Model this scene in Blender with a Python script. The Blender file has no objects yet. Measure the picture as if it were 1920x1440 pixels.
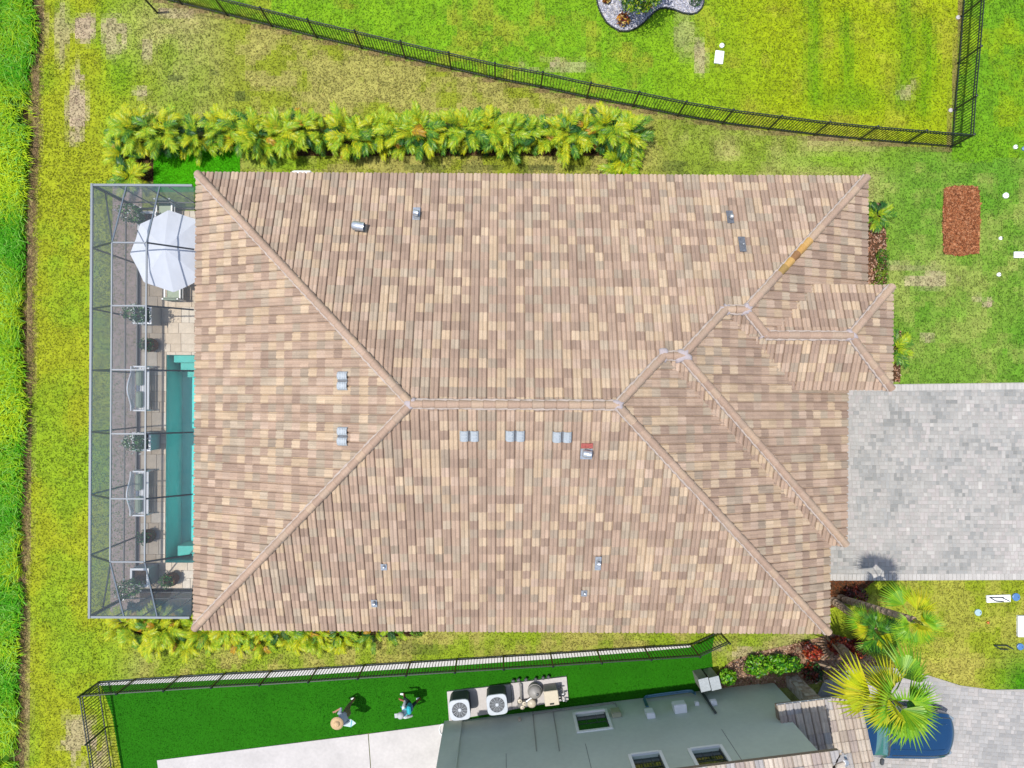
import bpy, math, random
import numpy as np
from mathutils import Vector, Matrix

# ------------------------------------------------------------------ camera, sky, sun, exposure
scene = bpy.context.scene
COL = scene.collection
CAM_H, F_PX, NX, NY, ROLL = 27.5, 1331.0, 940.0, 735.0, math.radians(0.34)
cam_d = bpy.data.cameras.new('camera')
cam = bpy.data.objects.new('camera', cam_d)
COL.objects.link(cam)
cam.location = (0, 0, CAM_H)
cam.rotation_euler = (0, 0, ROLL)
cam_d.sensor_width = 36.0
cam_d.lens = 36.0 * F_PX / 1920.0
cam_d.shift_x = 20.0 / 1920.0
cam_d.shift_y = 15.0 / 1920.0
cam_d.clip_start = 0.1
cam_d.clip_end = 1000.0
scene.camera = cam

SHADOW = Vector((0.30, 0.025, -1.0)).normalized()
world = bpy.data.worlds.new('World')
scene.world = world
world.use_nodes = True
wn = world.node_tree.nodes
sky = wn.new('ShaderNodeTexSky')
sky.sky_type = 'NISHITA'
sky.sun_disc = False
sky.sun_elevation = math.asin(-SHADOW.z)
sky.sun_rotation = math.atan2(-SHADOW.x, -SHADOW.y)
sky.air_density = 1.0
sky.dust_density = 1.5
world.node_tree.links.new(sky.outputs[0], wn['Background'].inputs[0])
wn['Background'].inputs[1].default_value = 0.15
sun_d = bpy.data.lights.new('sun', 'SUN')
sun_d.energy = 3.5
sun_d.angle = math.radians(0.55)
sun_d.color = (1.0, 0.96, 0.9)
sun = bpy.data.objects.new('sun', sun_d)
COL.objects.link(sun)
sun.location = (-20, 0, 40)
sun.rotation_euler = SHADOW.to_track_quat('-Z', 'Y').to_euler()
scene.view_settings.view_transform = 'Standard'
scene.view_settings.look = 'None'
scene.view_settings.exposure = 0.5
scene.view_settings.gamma = 1.0
scene.view_settings.use_curve_mapping = False
cy = scene.cycles
cy.max_bounces = 8
cy.diffuse_bounces = 3
cy.glossy_bounces = 3
cy.transmission_bounces = 4
cy.transparent_max_bounces = 12
cy.use_denoising = True
cy.caustics_reflective = False
cy.caustics_refractive = False

# ------------------------------------------------------------------ helpers
RNG = random.Random(7)
ROT_C, ROT_S = math.cos(ROLL), math.sin(ROLL)
K = 0.56                                     # photographed sunlit colour -> base colour


def P(px, py, z=0.0):
    s = F_PX / (CAM_H - z)
    x, y = (px - NX) / s, -(py - NY) / s
    return Vector((x * ROT_C - y * ROT_S, x * ROT_S + y * ROT_C, z))


def P2(px, py, z=0.0):
    v = P(px, py, z)
    return (v.x, v.y)


def lin(c):
    return tuple((x / 255 / 12.92) if x / 255 <= 0.04045 else ((x / 255 + 0.055) / 1.055) ** 2.4 for x in c)


def S(r, g, b, k=None):
    k = K if k is None else k
    return tuple(max(0.002, v * k) for v in lin((r, g, b)))


ORIG = {}


def tag(o, label=None, cat=None, group=None, kind=None):
    if label:
        o['label'] = label
    if cat:
        o['category'] = cat
    if group:
        o['group'] = group
    if kind:
        o['kind'] = kind
    return o


def thing(name, label, cat, loc=(0, 0, 0), rz=0.0, group=None):
    o = bpy.data.objects.new(name, None)
    o.empty_display_size = 0.2
    COL.objects.link(o)
    o.location = loc
    o.rotation_euler = (0, 0, rz)
    ORIG[o.name] = Vector(loc)
    return tag(o, label, cat, group)


def link(o, parent=None):
    COL.objects.link(o)
    if parent is not None:
        o.parent = parent
        ORIG[o.name] = ORIG.get(parent.name, Vector((0, 0, 0)))
    else:
        ORIG[o.name] = Vector((0, 0, 0))
    return o


def copy_tree(o, parent=None):
    c = o.copy()
    COL.objects.link(c)
    c.parent = parent
    for ch in o.children:
        copy_tree(ch, c)
    return c


class MB:
    """collects faces; build() links them as one mesh object"""

    def __init__(self):
        self.v, self.f, self.c = [], [], []

    def add(self, verts, faces, col=None):
        o = len(self.v)
        self.v.extend([tuple(p) for p in verts])
        for f in faces:
            self.f.append([i + o for i in f])
            self.c.append(col)
        return self

    def box(self, c, s, rz=0.0, col=None):
        hx, hy, hz = s[0] / 2, s[1] / 2, s[2] / 2
        cr, sr = math.cos(rz), math.sin(rz)
        vs = []
        for dz in (-hz, hz):
            for dx, dy in ((-hx, -hy), (hx, -hy), (hx, hy), (-hx, hy)):
                vs.append((c[0] + dx * cr - dy * sr, c[1] + dx * sr + dy * cr, c[2] + dz))
        return self.add(vs, [(3, 2, 1, 0), (4, 5, 6, 7), (0, 1, 5, 4), (1, 2, 6, 5), (2, 3, 7, 6), (3, 0, 4, 7)], col)

    def bbox(self, c, s, rz=0.0, b=0.02, col=None):
        """box with chamfered edges"""
        hx, hy, hz = s[0] / 2, s[1] / 2, s[2] / 2
        cr, sr = math.cos(rz), math.sin(rz)
        rings = [(-hz, hx - b, hy - b), (-hz + b, hx, hy), (hz - b, hx, hy), (hz, hx - b, hy - b)]
        vs = []
        for z, x, y in rings:
            bb = b if x == hx else b * 0.4
            for dx, dy in ((-x + bb, -y), (x - bb, -y), (x, -y + bb), (x, y - bb), (x - bb, y), (-x + bb, y), (-x, y - bb), (-x, -y + bb)):
                vs.append((c[0] + dx * cr - dy * sr, c[1] + dx * sr + dy * cr, c[2] + z))
        fs = [tuple(range(7, -1, -1)), tuple(range(24, 32))]
        for r in range(3):
            for i in range(8):
                j = (i + 1) % 8
                fs.append((r * 8 + i, r * 8 + j, r * 8 + 8 + j, r * 8 + 8 + i))
        return self.add(vs, fs, col)

    def beam(self, p, q, w, h, col=None):
        p, q = Vector(p), Vector(q)
        d = (q - p)
        if d.length < 1e-6:
            return self
        d.normalize()
        up = Vector((0, 0, 1)) if abs(d.z) < 0.98 else Vector((1, 0, 0))
        s = d.cross(up).normalized()
        u = s.cross(d).normalized()
        vs = []
        for b in (p, q):
            for a, e in ((-1, -1), (1, -1), (1, 1), (-1, 1)):
                vs.append(b + s * (a * w / 2) + u * (e * h / 2))
        return self.add(vs, [(0, 1, 2, 3), (7, 6, 5, 4), (1, 0, 4, 5), (2, 1, 5, 6), (3, 2, 6, 7), (0, 3, 7, 4)], col)

    def tube(self, pts, r, n=8, col=None, cap=True):
        pts = [Vector(p) for p in pts]
        rs = r if isinstance(r, (list, tuple)) else [r] * len(pts)
        vs, fs = [], []
        ref = Vector((0.13, 0.37, 1.0)).normalized()
        for i, p in enumerate(pts):
            d = (pts[min(i + 1, len(pts) - 1)] - pts[max(i - 1, 0)]).normalized()
            rf = ref if abs(d.dot(ref)) < 0.95 else Vector((1, 0, 0))
            a = d.cross(rf).normalized()
            b = d.cross(a).normalized()
            for k in range(n):
                t = 2 * math.pi * k / n
                vs.append(p + a * (rs[i] * math.cos(t)) + b * (rs[i] * math.sin(t)))
        for i in range(len(pts) - 1):
            for k in range(n):
                k2 = (k + 1) % n
                fs.append((i * n + k, i * n + k2, (i + 1) * n + k2, (i + 1) * n + k))
        if cap:
            fs.append(tuple(range(n)))
            fs.append(tuple((len(pts) - 1) * n + k for k in range(n - 1, -1, -1)))
        return self.add(vs, fs, col)

    def lathe(self, c, prof, n=16, col=None):
        vs, fs = [], []
        for r, z in prof:
            for k in range(n):
                t = 2 * math.pi * k / n
                vs.append((c[0] + r * math.cos(t), c[1] + r * math.sin(t), c[2] + z))
        for i in range(len(prof) - 1):
            for k in range(n):
                k2 = (k + 1) % n
                fs.append((i * n + k, i * n + k2, (i + 1) * n + k2, (i + 1) * n + k))
        if prof[0][0] > 1e-4:
            fs.append(tuple(range(n - 1, -1, -1)))
        if prof[-1][0] > 1e-4:
            fs.append(tuple((len(prof) - 1) * n + k for k in range(n)))
        return self.add(vs, fs, col)

    def prism(self, pts, z0, z1, col=None):
        n = len(pts)
        a = sum(pts[i][0] * pts[(i + 1) % n][1] - pts[(i + 1) % n][0] * pts[i][1] for i in range(n))
        if a < 0:
            pts = pts[::-1]
        vs = [(x, y, z0) for x, y in pts] + [(x, y, z1) for x, y in pts]
        fs = [tuple(range(n - 1, -1, -1)), tuple(range(n, 2 * n))]
        for i in range(n):
            j = (i + 1) % n
            fs.append((i, j, n + j, n + i))
        return self.add(vs, fs, col)

    def build(self, name, mat, parent=None, smooth=False, tint=False):
        off = ORIG.get(parent.name, Vector((0, 0, 0))) if parent is not None else Vector((0, 0, 0))
        me = bpy.data.meshes.new(name)
        me.from_pydata([(p[0] - off.x, p[1] - off.y, p[2] - off.z) for p in self.v], [], self.f)
        me.materials.append(mat)
        if tint:
            at = me.attributes.new('tint', 'FLOAT_COLOR', 'FACE')
            at.data.foreach_set('color', [x for c in self.c for x in ((c or (0.5, 0.5, 0.5))[:3] + (1.0,))])
        if smooth:
            me.shade_smooth()
        me.update()
        return link(bpy.data.objects.new(name, me), parent)


def np_mesh(name, verts, faces, mat, cols=None, parent=None, off=None):
    """verts (N,3), faces (M,k) numpy, cols (M,3)"""
    me = bpy.data.meshes.new(name)
    n, m, k = len(verts), len(faces), faces.shape[1]
    v = np.asarray(verts, dtype=np.float32)
    if parent is not None:
        o = ORIG.get(parent.name, Vector((0, 0, 0)))
        v = v - np.array([o.x, o.y, o.z], dtype=np.float32)
    me.vertices.add(n)
    me.vertices.foreach_set('co', v.ravel())
    me.loops.add(m * k)
    me.loops.foreach_set('vertex_index', np.asarray(faces, dtype=np.int32).ravel())
    me.polygons.add(m)
    me.polygons.foreach_set('loop_start', np.arange(0, m * k, k, dtype=np.int32))
    me.update(calc_edges=True)
    me.materials.append(mat)
    if cols is not None:
        at = me.attributes.new('tint', 'FLOAT_COLOR', 'FACE')
        c4 = np.ones((m, 4), dtype=np.float32)
        c4[:, :3] = cols
        at.data.foreach_set('color', c4.ravel())
    me.validate()
    return link(bpy.data.objects.new(name, me), parent)


# ---- numpy value noise
def _hash(ix, iy, seed):
    h = (ix.astype(np.int64) * 374761393 + iy.astype(np.int64) * 668265263 + seed * 1442695041) & 0x7fffffff
    h = ((h ^ (h >> 13)) * 1274126177) & 0x7fffffff
    return ((h ^ (h >> 16)) & 0xffff) / 65535.0


def vnoise(x, y, seed=0):
    ix, iy = np.floor(x), np.floor(y)
    fx, fy = x - ix, y - iy
    fx, fy = fx * fx * (3 - 2 * fx), fy * fy * (3 - 2 * fy)
    a, b = _hash(ix, iy, seed), _hash(ix + 1, iy, seed)
    c, d = _hash(ix, iy + 1, seed), _hash(ix + 1, iy + 1, seed)
    return (a * (1 - fx) + b * fx) * (1 - fy) + (c * (1 - fx) + d * fx) * fy


def fbm(x, y, f, seed=0, o=4):
    t, a, s = 0, 1.0, 0
    for i in range(o):
        ca, sa = math.cos(0.6 + 1.1 * i), math.sin(0.6 + 1.1 * i)
        t = t + a * vnoise((x * ca - y * sa) * f * 2 ** i + 31.7 * i, (x * sa + y * ca) * f * 2 ** i + 11.3 * i, seed + i * 17)
        s += a
        a *= 0.55
    return t / s


def sstep(a, b, x):
    t = np.clip((x - a) / (b - a), 0, 1)
    return t * t * (3 - 2 * t)


def in_poly(px, py, poly):
    r = np.zeros(np.shape(px), dtype=bool)
    n = len(poly)
    for i in range(n):
        x1, y1 = poly[i]
        x2, y2 = poly[(i + 1) % n]
        if y1 == y2:
            continue
        c = ((y1 > py) != (y2 > py)) & (px < (x2 - x1) * (py - y1) / (y2 - y1) + x1)
        r ^= c
    return r


# ------------------------------------------------------------------ materials
MATS = {}


def mat(name, base=None, rough=0.6, metal=0.0, var=0.12, scale=4.0, var2=0.0, scale2=40.0, bump=0.0, bscale=60.0,
        src='const', transl=0.0, spec=0.5, stretch=None, coat=0.0):
    m = bpy.data.materials.new(name)
    m.use_nodes = True
    nt = m.node_tree
    nd, lk = nt.nodes, nt.links
    bs = nd['Principled BSDF']
    bs.inputs['Roughness'].default_value = rough
    bs.inputs['Metallic'].default_value = metal
    bs.inputs['Specular IOR Level'].default_value = spec
    bs.inputs['Coat Weight'].default_value = coat
    if src == 'tint':
        a = nd.new('ShaderNodeAttribute')
        a.attribute_name = 'tint'
        c = a.outputs['Color']
    elif src == 'obj':
        a = nd.new('ShaderNodeObjectInfo')
        c = a.outputs['Color']
    else:
        a = nd.new('ShaderNodeRGB')
        a.outputs[0].default_value = tuple(base) + (1,)
        c = a.outputs[0]
    tc = nd.new('ShaderNodeTexCoord')
    vec = tc.outputs['Object']
    if stretch:
        mp = nd.new('ShaderNodeMapping')
        mp.inputs['Scale'].default_value = stretch
        lk.new(vec, mp.inputs[0])
        vec = mp.outputs[0]
    for vv, sc in ((var, scale), (var2, scale2)):
        if vv <= 0:
            continue
        nz = nd.new('ShaderNodeTexNoise')
        nz.inputs['Scale'].default_value = sc
        nz.inputs['Detail'].default_value = 5.0
        lk.new(vec, nz.inputs['Vector'])
        mr = nd.new('ShaderNodeMapRange')
        mr.inputs[1].default_value = 0.25
        mr.inputs[2].default_value = 0.75
        mr.inputs[3].default_value = 1 - vv
        mr.inputs[4].default_value = 1 + vv
        lk.new(nz.outputs['Fac'], mr.inputs[0])
        mx = nd.new('ShaderNodeVectorMath')
        mx.operation = 'SCALE'
        lk.new(c, mx.inputs[0])
        lk.new(mr.outputs[0], mx.inputs[3])
        c = mx.outputs[0]
    lk.new(c, bs.inputs['Base Color'])
    if bump > 0:
        nz = nd.new('ShaderNodeTexNoise')
        nz.inputs['Scale'].default_value = bscale
        nz.inputs['Detail'].default_value = 4.0
        lk.new(vec, nz.inputs['Vector'])
        bp = nd.new('ShaderNodeBump')
        bp.inputs['Strength'].default_value = bump
        bp.inputs['Distance'].default_value = 0.02
        lk.new(nz.outputs['Fac'], bp.inputs['Height'])
        lk.new(bp.outputs[0], bs.inputs['Normal'])
    if transl > 0:
        tr = nd.new('ShaderNodeBsdfTranslucent')
        lk.new(c, tr.inputs[0])
        ms = nd.new('ShaderNodeMixShader')
        ms.inputs[0].default_value = transl
        lk.new(bs.outputs[0], ms.inputs[1])
        lk.new(tr.outputs[0], ms.inputs[2])
        lk.new(ms.outputs[0], nd['Material Output'].inputs[0])
    MATS[name] = m
    return m


def mat_screen(name, color, opac):
    m = bpy.data.materials.new(name)
    m.use_nodes = True
    nd, lk = m.node_tree.nodes, m.node_tree.links
    tr = nd.new('ShaderNodeBsdfTransparent')
    df = nd.new('ShaderNodeBsdfDiffuse')
    df.inputs[0].default_value = tuple(color) + (1,)
    ms = nd.new('ShaderNodeMixShader')
    ms.inputs[0].default_value = opac
    lk.new(tr.outputs[0], ms.inputs[1])
    lk.new(df.outputs[0], ms.inputs[2])
    lk.new(ms.outputs[0], nd['Material Output'].inputs[0])
    return m


def mat_water(name):
    m = bpy.data.materials.new(name)
    m.use_nodes = True
    nd, lk = m.node_tree.nodes, m.node_tree.links
    tr = nd.new('ShaderNodeBsdfTransparent')
    tr.inputs[0].default_value = (0.44, 0.92, 0.91, 1)
    gl = nd.new('ShaderNodeBsdfGlossy')
    gl.inputs['Roughness'].default_value = 0.05
    fr = nd.new('ShaderNodeFresnel')
    fr.inputs[0].default_value = 1.33
    nz = nd.new('ShaderNodeTexNoise')
    nz.inputs['Scale'].default_value = 5.0
    nz.inputs['Detail'].default_value = 3.0
    bp = nd.new('ShaderNodeBump')
    bp.inputs['Strength'].default_value = 0.25
    bp.inputs['Distance'].default_value = 0.05
    lk.new(nz.outputs['Fac'], bp.inputs['Height'])
    lk.new(bp.outputs[0], gl.inputs['Normal'])
    lk.new(bp.outputs[0], fr.inputs['Normal'])
    ms = nd.new('ShaderNodeMixShader')
    lk.new(fr.outputs[0], ms.inputs[0])
    lk.new(tr.outputs[0], ms.inputs[1])
    lk.new(gl.outputs[0], ms.inputs[2])
    lk.new(ms.outputs[0], nd['Material Output'].inputs[0])
    return m


M_LAWN = mat('lawn_soil', src='tint', rough=0.9, var=0.1, scale=2.0, var2=0.25, scale2=18.0, bump=0.6, bscale=25, spec=0.1)
M_GRASS = mat('grass_blades', src='tint', rough=0.6, var=0.0, transl=0.4, spec=0.2)
M_LEAF = mat('leaf', src='tint', rough=0.45, var=0.15, scale=6, transl=0.22, spec=0.35)
M_BARK = mat('palm_bark', S(196, 170, 142), rough=0.9, var=0.35, scale=14, bump=0.6, bscale=40)
M_SOIL = mat('bed_soil', S(95, 70, 50), rough=1.0, var=0.4, scale=6, var2=0.4, scale2=50, bump=0.8, bscale=40, spec=0.1)
M_CHIP = mat('mulch_chips', src='tint', rough=0.9, var=0.2, scale=10, spec=0.15)
M_TURF = mat('artificial_turf', S(45, 125, 10), rough=0.9, var=0.12, scale=0.9, var2=0.3, scale2=35, bump=0.8, bscale=60, spec=0.1)
M_TURFB = mat('bright_turf', S(85, 195, 10), rough=0.9, var=0.1, scale=1.2, var2=0.25, scale2=35, bump=0.8, bscale=60, spec=0.1)
M_TILE = mat('roof_tile_mix', src='tint', rough=0.8, var=0.1, scale=1.3, var2=0.12, scale2=25, bump=0.25, bscale=70, spec=0.25)
M_TILEO = mat('roof_tile_single', src='obj', rough=0.8, var=0.1, scale=3.0, var2=0.12, scale2=25, bump=0.25, bscale=70, spec=0.25)
M_DECK = mat('roof_underlay', S(120, 100, 85), rough=0.9)
M_MORTAR = mat('mortar', S(206, 190, 178), rough=0.9, var=0.12, scale=6, bump=0.6, bscale=25)
M_FASCIA = mat('fascia_paint', S(170, 150, 130), rough=0.6, var=0.05)
M_STUCCO = mat('stucco_beige', S(205, 185, 160), rough=0.9, var=0.06, scale=1.0, bump=0.3, bscale=90)
M_METAL = mat('galvanised', (0.42, 0.44, 0.46), rough=0.38, metal=0.6, var=0.25, scale=12)
M_LEAD = mat('lead_flashing', (0.13, 0.135, 0.15), rough=0.55, metal=0.3, var=0.35, scale=14)
M_VENT = mat('vent_grey', (0.29, 0.32, 0.34), rough=0.5, var=0.15, scale=20)
M_BLACK = mat('black_void', (0.006, 0.006, 0.007), rough=0.9, var=0)
M_FENCE = mat('black_powdercoat', (0.012, 0.018, 0.016), rough=0.4, var=0.1)
M_CONC = mat('concrete', S(222, 216, 212), rough=0.85, var=0.09, scale=0.9, var2=0.07, scale2=9, bump=0.25, bscale=60)
M_WHITE = mat('white_paint', (0.72, 0.73, 0.74), rough=0.5, var=0.05)
M_PLASTIC = mat('white_plastic', (0.75, 0.76, 0.76), rough=0.4, var=0.04)
M_PAVER = mat('paver', src='tint', rough=0.85, var=0.08, scale=3, var2=0.1, scale2=45, bump=0.3, bscale=70)
M_PAVERO = mat('paver_single', src='obj', rough=0.85, var=0.08, scale=3, var2=0.1, scale2=45, bump=0.3, bscale=70)
M_SAND = mat('joint_sand', S(192, 187, 178), rough=1.0, var=0.1, scale=8)
M_TRAV = mat('travertine', src='obj', rough=0.7, var=0.1, scale=2.5, var2=0.1, scale2=20)
M_FRAMELIT = mat('frame_sky_lit', (0.12, 0.145, 0.17), rough=0.45, var=0.05)  # paler copy of the cage's bronze paint: sky reflection put into the colour
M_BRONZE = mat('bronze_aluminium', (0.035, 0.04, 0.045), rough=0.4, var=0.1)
M_SCRW = mat_screen('screen_wall', (0.20, 0.29, 0.31), 0.60)
M_SCRR = mat_screen('screen_roof', (0.30, 0.35, 0.40), 0.11)
M_POOL = mat('pool_plaster', (0.40, 0.66, 0.64), rough=0.7, var=0.08, scale=1.5)
M_WATER = mat_water('pool_water')
M_CANVAS = mat('white_canvas', (0.47, 0.49, 0.53), rough=0.85, var=0.05, scale=3)
M_SAGE = mat('sage_cushion', S(190, 205, 180), rough=0.95, var=0.08, scale=8, bump=0.3, bscale=120)
M_WICKER = mat('wicker', S(130, 88, 55), rough=0.85, var=0.35, scale=30, bump=0.7, bscale=60)
M_STUCG = mat('stucco_green', (0.54, 0.60, 0.49), rough=0.92, var=0.05, scale=0.8, var2=0.04, scale2=6, bump=0.3, bscale=90)
M_TRIM = mat('window_trim', (0.82, 0.82, 0.76), rough=0.6, var=0.05)
M_GLASS = mat('window_glass', (0.010, 0.02, 0.016), rough=0.04, var=0, spec=1.0)
M_LAV = mat('lavender_mortar', S(205, 192, 192), rough=0.9, var=0.12, scale=8, bump=0.5, bscale=30)
M_STEP = mat('pool_step_plaster', (0.40, 0.44, 0.40), rough=0.7, var=0.08, scale=2)
M_STRIP = mat('white_concrete', S(232, 230, 226), rough=0.8, var=0.08, scale=3, bump=.2)
# ------------------------------------------------------------------ layout lines (posts measured as ground points)
TOPF = [(257, -13), (341, 8), (426, 29), (510, 50), (594, 71), (678, 91), (760, 110), (846, 130), (928.5, 149), (1014, 165), (1100, 184),
        (1186, 200), (1270, 217.5), (1354, 232), (1440, 243), (1526, 253.5), (1611, 262), (1697.5, 269), (1782.5, 276)]
RIGHTF = [(1782.5, 276), (1787, 207), (1795, 119), (1802, 31), (1809, -57)]
BOTF = [(187, 1278), (254, 1273), (338, 1267.5), (423, 1262), (509, 1257.5), (596, 1252), (684, 1246), (770, 1240.5), (857, 1235),
        (944, 1229.5), (1032, 1224), (1119, 1218), (1207, 1212.5), (1294, 1207)]
LEFTF = [(187, 1278), (200, 1363), (213, 1447)]
GATEF = [(1294, 1207), (1347, 1183)]
DRIVE = [(1555, 722), (2010, 716), (2010, 1087), (1470, 1089), (1470, 1020), (1555, 1020)]
NDRIVE = [(1545, 1275), (1590, 1256), (1640, 1248), (1690, 1254), (1740, 1266), (1800, 1285), (1860, 1293), (1930, 1292), (2010, 1290),
          (2010, 1500), (1520, 1500), (1520, 1330)]
TURF = [(190, 1284), (700, 1250), (1298, 1212), (1340, 1190), (1334, 1225), (1339, 1276), (1440, 1262), (1440, 1290), (868, 1352), (832, 1357), (295, 1425), (303, 1470),
        (232, 1470), (210, 1340)]
TURF_B = [(288, 268), (450, 268), (450, 360), (288, 360)]
PATIO = [(295, 1425), (868, 1352), (868, 1500), (306, 1500)]
ROCK = [(x / 8 + 1100, y / 8) for x, y in ((150, 0), (170, 100), (220, 220), (300, 350), (400, 425), (500, 475), (620, 478), (740, 430), (850, 350), (950, 250),
        (1030, 172), (1100, 132), (1180, 125), (1300, 150), (1450, 205), (1560, 222), (1650, 200), (1720, 130), (1752, 50), (1755, -30),
        (1700, -200), (1400, -320), (900, -420), (400, -350), (180, -150))]
MULCH = [(1770, 354), (1790, 349), (1832, 351), (1836, 380), (1834, 474), (1800, 479), (1770, 476), (1767, 420)]
HEDGEBED = [(222, 258), (1196, 258), (1196, 330), (1148, 330), (1146, 292), (450, 292), (450, 268), (288, 268), (288, 340), (222, 340)]
HEDGEBED2 = [(240, 1130), (800, 1130), (790, 1192), (520, 1200), (240, 1196)]
FRONTBED = [(1400, 1085), (1640, 1089), (1600, 1118), (1560, 1140), (1400, 1140)]
SIDEBED = [(1560, 380), (1655, 380), (1661, 440), (1663, 532), (1560, 532)]
SIDEBED2 = [(1560, 620), (1690, 620), (1688, 716), (1560, 716)]
NBED = [(1345, 1262), (1370, 1240), (1420, 1222), (1500, 1205), (1560, 1188), (1600, 1200), (1650, 1245), (1590, 1256), (1560, 1275), (1480, 1290), (1440, 1290), (1339, 1290)]


def wpoly(pts, z=0.0):
    return [P2(x, y, z) for x, y in pts]


def to_px(x, y):
    s = F_PX / CAM_H
    ix, iy = x * ROT_C + y * ROT_S, -x * ROT_S + y * ROT_C
    return NX + ix * s, NY - iy * s


def arr(c):
    return np.array(c, dtype=np.float64)


def lawn_color(x, y):
    px, py = to_px(x, y)
    n1 = fbm(x, y, 0.35, 1)
    n2 = fbm(x, y, 1.1, 9)
    n3 = fbm(x, y, 3.2, 23, 3)
    n4 = fbm(x, y, 1.7, 37, 5)
    fy = np.interp(px, [p[0] for p in TOPF], [p[1] for p in TOPF])
    rx = np.interp(py, [p[1] for p in RIGHTF[::-1]], [p[0] for p in RIGHTF[::-1]])

    def mix(a, b, t):
        t = np.clip(t, 0, 1)[..., None]
        return a * (1 - t) + b * t

    one = np.ones(px.shape + (3,))
    olive, lush, yel = arr(S(184, 192, 40)), arr(S(146, 194, 34)), arr(S(186, 198, 24))
    dry, mid, tan = arr(S(206, 196, 118)), arr(S(158, 180, 58)), arr(S(216, 192, 150))
    deep = arr(S(86, 160, 14))
    # side yards
    c = one * mid
    c = mix(c, one * dry, sstep(0.34, 0.68, n1 * 0.5 + n2 * 0.5))
    # strip between hedge and long fence
    w = sstep(330, 480, px) * (1 - sstep(1180, 1300, px)) * (1 - sstep(330, 360, py))
    c = mix(c, mix(one * arr(S(196, 188, 96)), one * arr(S(168, 178, 50)), sstep(0.45, 0.65, n2)), w)
    # far left strip
    w = 1 - sstep(190, 330, px)
    c = mix(c, mix(one * olive, one * arr(S(162, 192, 40)), sstep(0.42, 0.62, n1)), w)
    # right lawn
    w = sstep(1560, 1700, px) * sstep(250, 300, py) * (1 - sstep(900, 1000, py))
    g = mix(one * arr(S(136, 178, 58)), one * arr(S(116, 170, 46)), sstep(1660, 1760, px) * sstep(0.4, 0.6, n1))
    c = mix(c, mix(g, one * arr(S(180, 192, 92)), 0.8 * sstep(0.42, 0.72, n2)), w)
    # lower right lawn
    w = sstep(1500, 1560, px) * sstep(1000, 1080, py)
    g = mix(one * arr(S(172, 186, 44)), one * arr(S(204, 194, 86)), sstep(0.42, 0.6, n2) * 0.6 + np.exp(-((px - 1740) / 90) ** 2 - ((py - 1255) / 32) ** 2))
    g = mix(g, one * deep, sstep(1830, 1920, px) * sstep(1180, 1280, py))
    c = mix(c, g, w)
    # strip under the house
    w = sstep(1100, 1170, py) * (1 - sstep(1380, 1500, px)) * sstep(230, 330, px)
    c = mix(c, mix(one * arr(S(164, 188, 46)), one * arr(S(196, 188, 92)), sstep(0.36, 0.68, n2)), w)
    # neighbour lawn above the long fence
    w = (py < fy).astype(float) * (px < rx)
    g = mix(one * lush, one * arr(S(122, 184, 30)), sstep(0.36, 0.66, n2))
    g = mix(g, one * yel, sstep(1180, 1500, px) * (0.55 + 0.5 * n1))
    g = mix(g, one * arr(S(196, 190, 60)), sstep(0.46, 0.76, n2) * 0.6)
    for bx, bw, y0, y1 in ((1520, 18, -40, 200), (1585, 15, 20, 160), (1700, 16, -40, 210), (1735, 14, 30, 220), (1600, 70, 160, 210)):
        wob = (fbm(x, y, 0.5, 77) - 0.5) * 40
        g = mix(g, one * arr(S(122, 174, 20)), 0.75 * np.exp(-((px + wob - bx) / bw) ** 2) * sstep(y0 - 20, y0 + 20, py) * (1 - sstep(y1 - 20, y1 + 20, py)))
    c = mix(c, g, w)
    # verge right of the return fence
    w = (px >= rx) * (py < 300)
    c = mix(c, mix(one * arr(S(128, 182, 34)), one * arr(S(160, 192, 30)), sstep(0.36, 0.68, n2)), w.astype(float))
    # bare, thin and weedy patches
    for bx, by, ax, ay, k in ((158, 50, 20, 34, 1), (215, 60, 24, 45, .75), (148, 150, 12, 46, .8), (145, 205, 20, 50, .95), (140, 245, 20, 24, .8), (115, 60, 14, 60, .6),
                              (262, 172, 14, 12, .8), (275, 95, 12, 24, .6), (1010, 118, 32, 13, 1), (1040, 125, 60, 14, .5), (1312, 105, 13, 34, .7), (1285, 60, 20, 50, .4),
                              (1700, 165, 20, 22, .6), (1750, 525, 52, 14, .75), (1855, 567, 10, 9, .9), (1832, 562, 14, 10, .5), (1740, 632, 12, 8, .6),
                              (150, 1400, 40, 60, .75), (188, 1420, 26, 50, .95), (1440, 1228, 90, 16, .7), (1365, 1215, 30, 20, .5), (1700, 500, 60, 10, .4), (300, 20, 16, 8, .9), (330, 25, 40, 10, .6)):
        d = np.exp(-((px - bx) / ax) ** 2 - ((py - by) / ay) ** 2)
        c = mix(c, one * tan, k * sstep(0.12, 0.62, d * (2.6 * n4 - .5) + (n3 - .5) * .35 * d))
    for bx, by, ax, ay, k in ((412, 130, 22, 26, .9), (330, 145, 16, 12, .6), (380, 165, 22, 10, .7), (450, 180, 20, 12, .7), (1285, 315, 60, 14, .5), (900, 315, 160, 12, .5),
                              (790, 1215, 70, 14, .45), (1060, 318, 70, 10, .5)):
        d = np.exp(-((px - bx) / ax) ** 2 - ((py - by) / ay) ** 2)
        c = mix(c, one * arr(S(84, 100, 50)), k * sstep(0.2, 0.62, d * (2.6 * n4 - .6) + (n3 - .5) * .6 * d))
    for bx, by, ax, ay in ((225, 150, 30, 40), (520, 305, 70, 22), (1560, 300, 120, 20)):
        d = np.exp(-((px - bx) / ax) ** 2 - ((py - by) / ay) ** 2)
        c = mix(c, one * lush, 0.8 * d)
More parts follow.
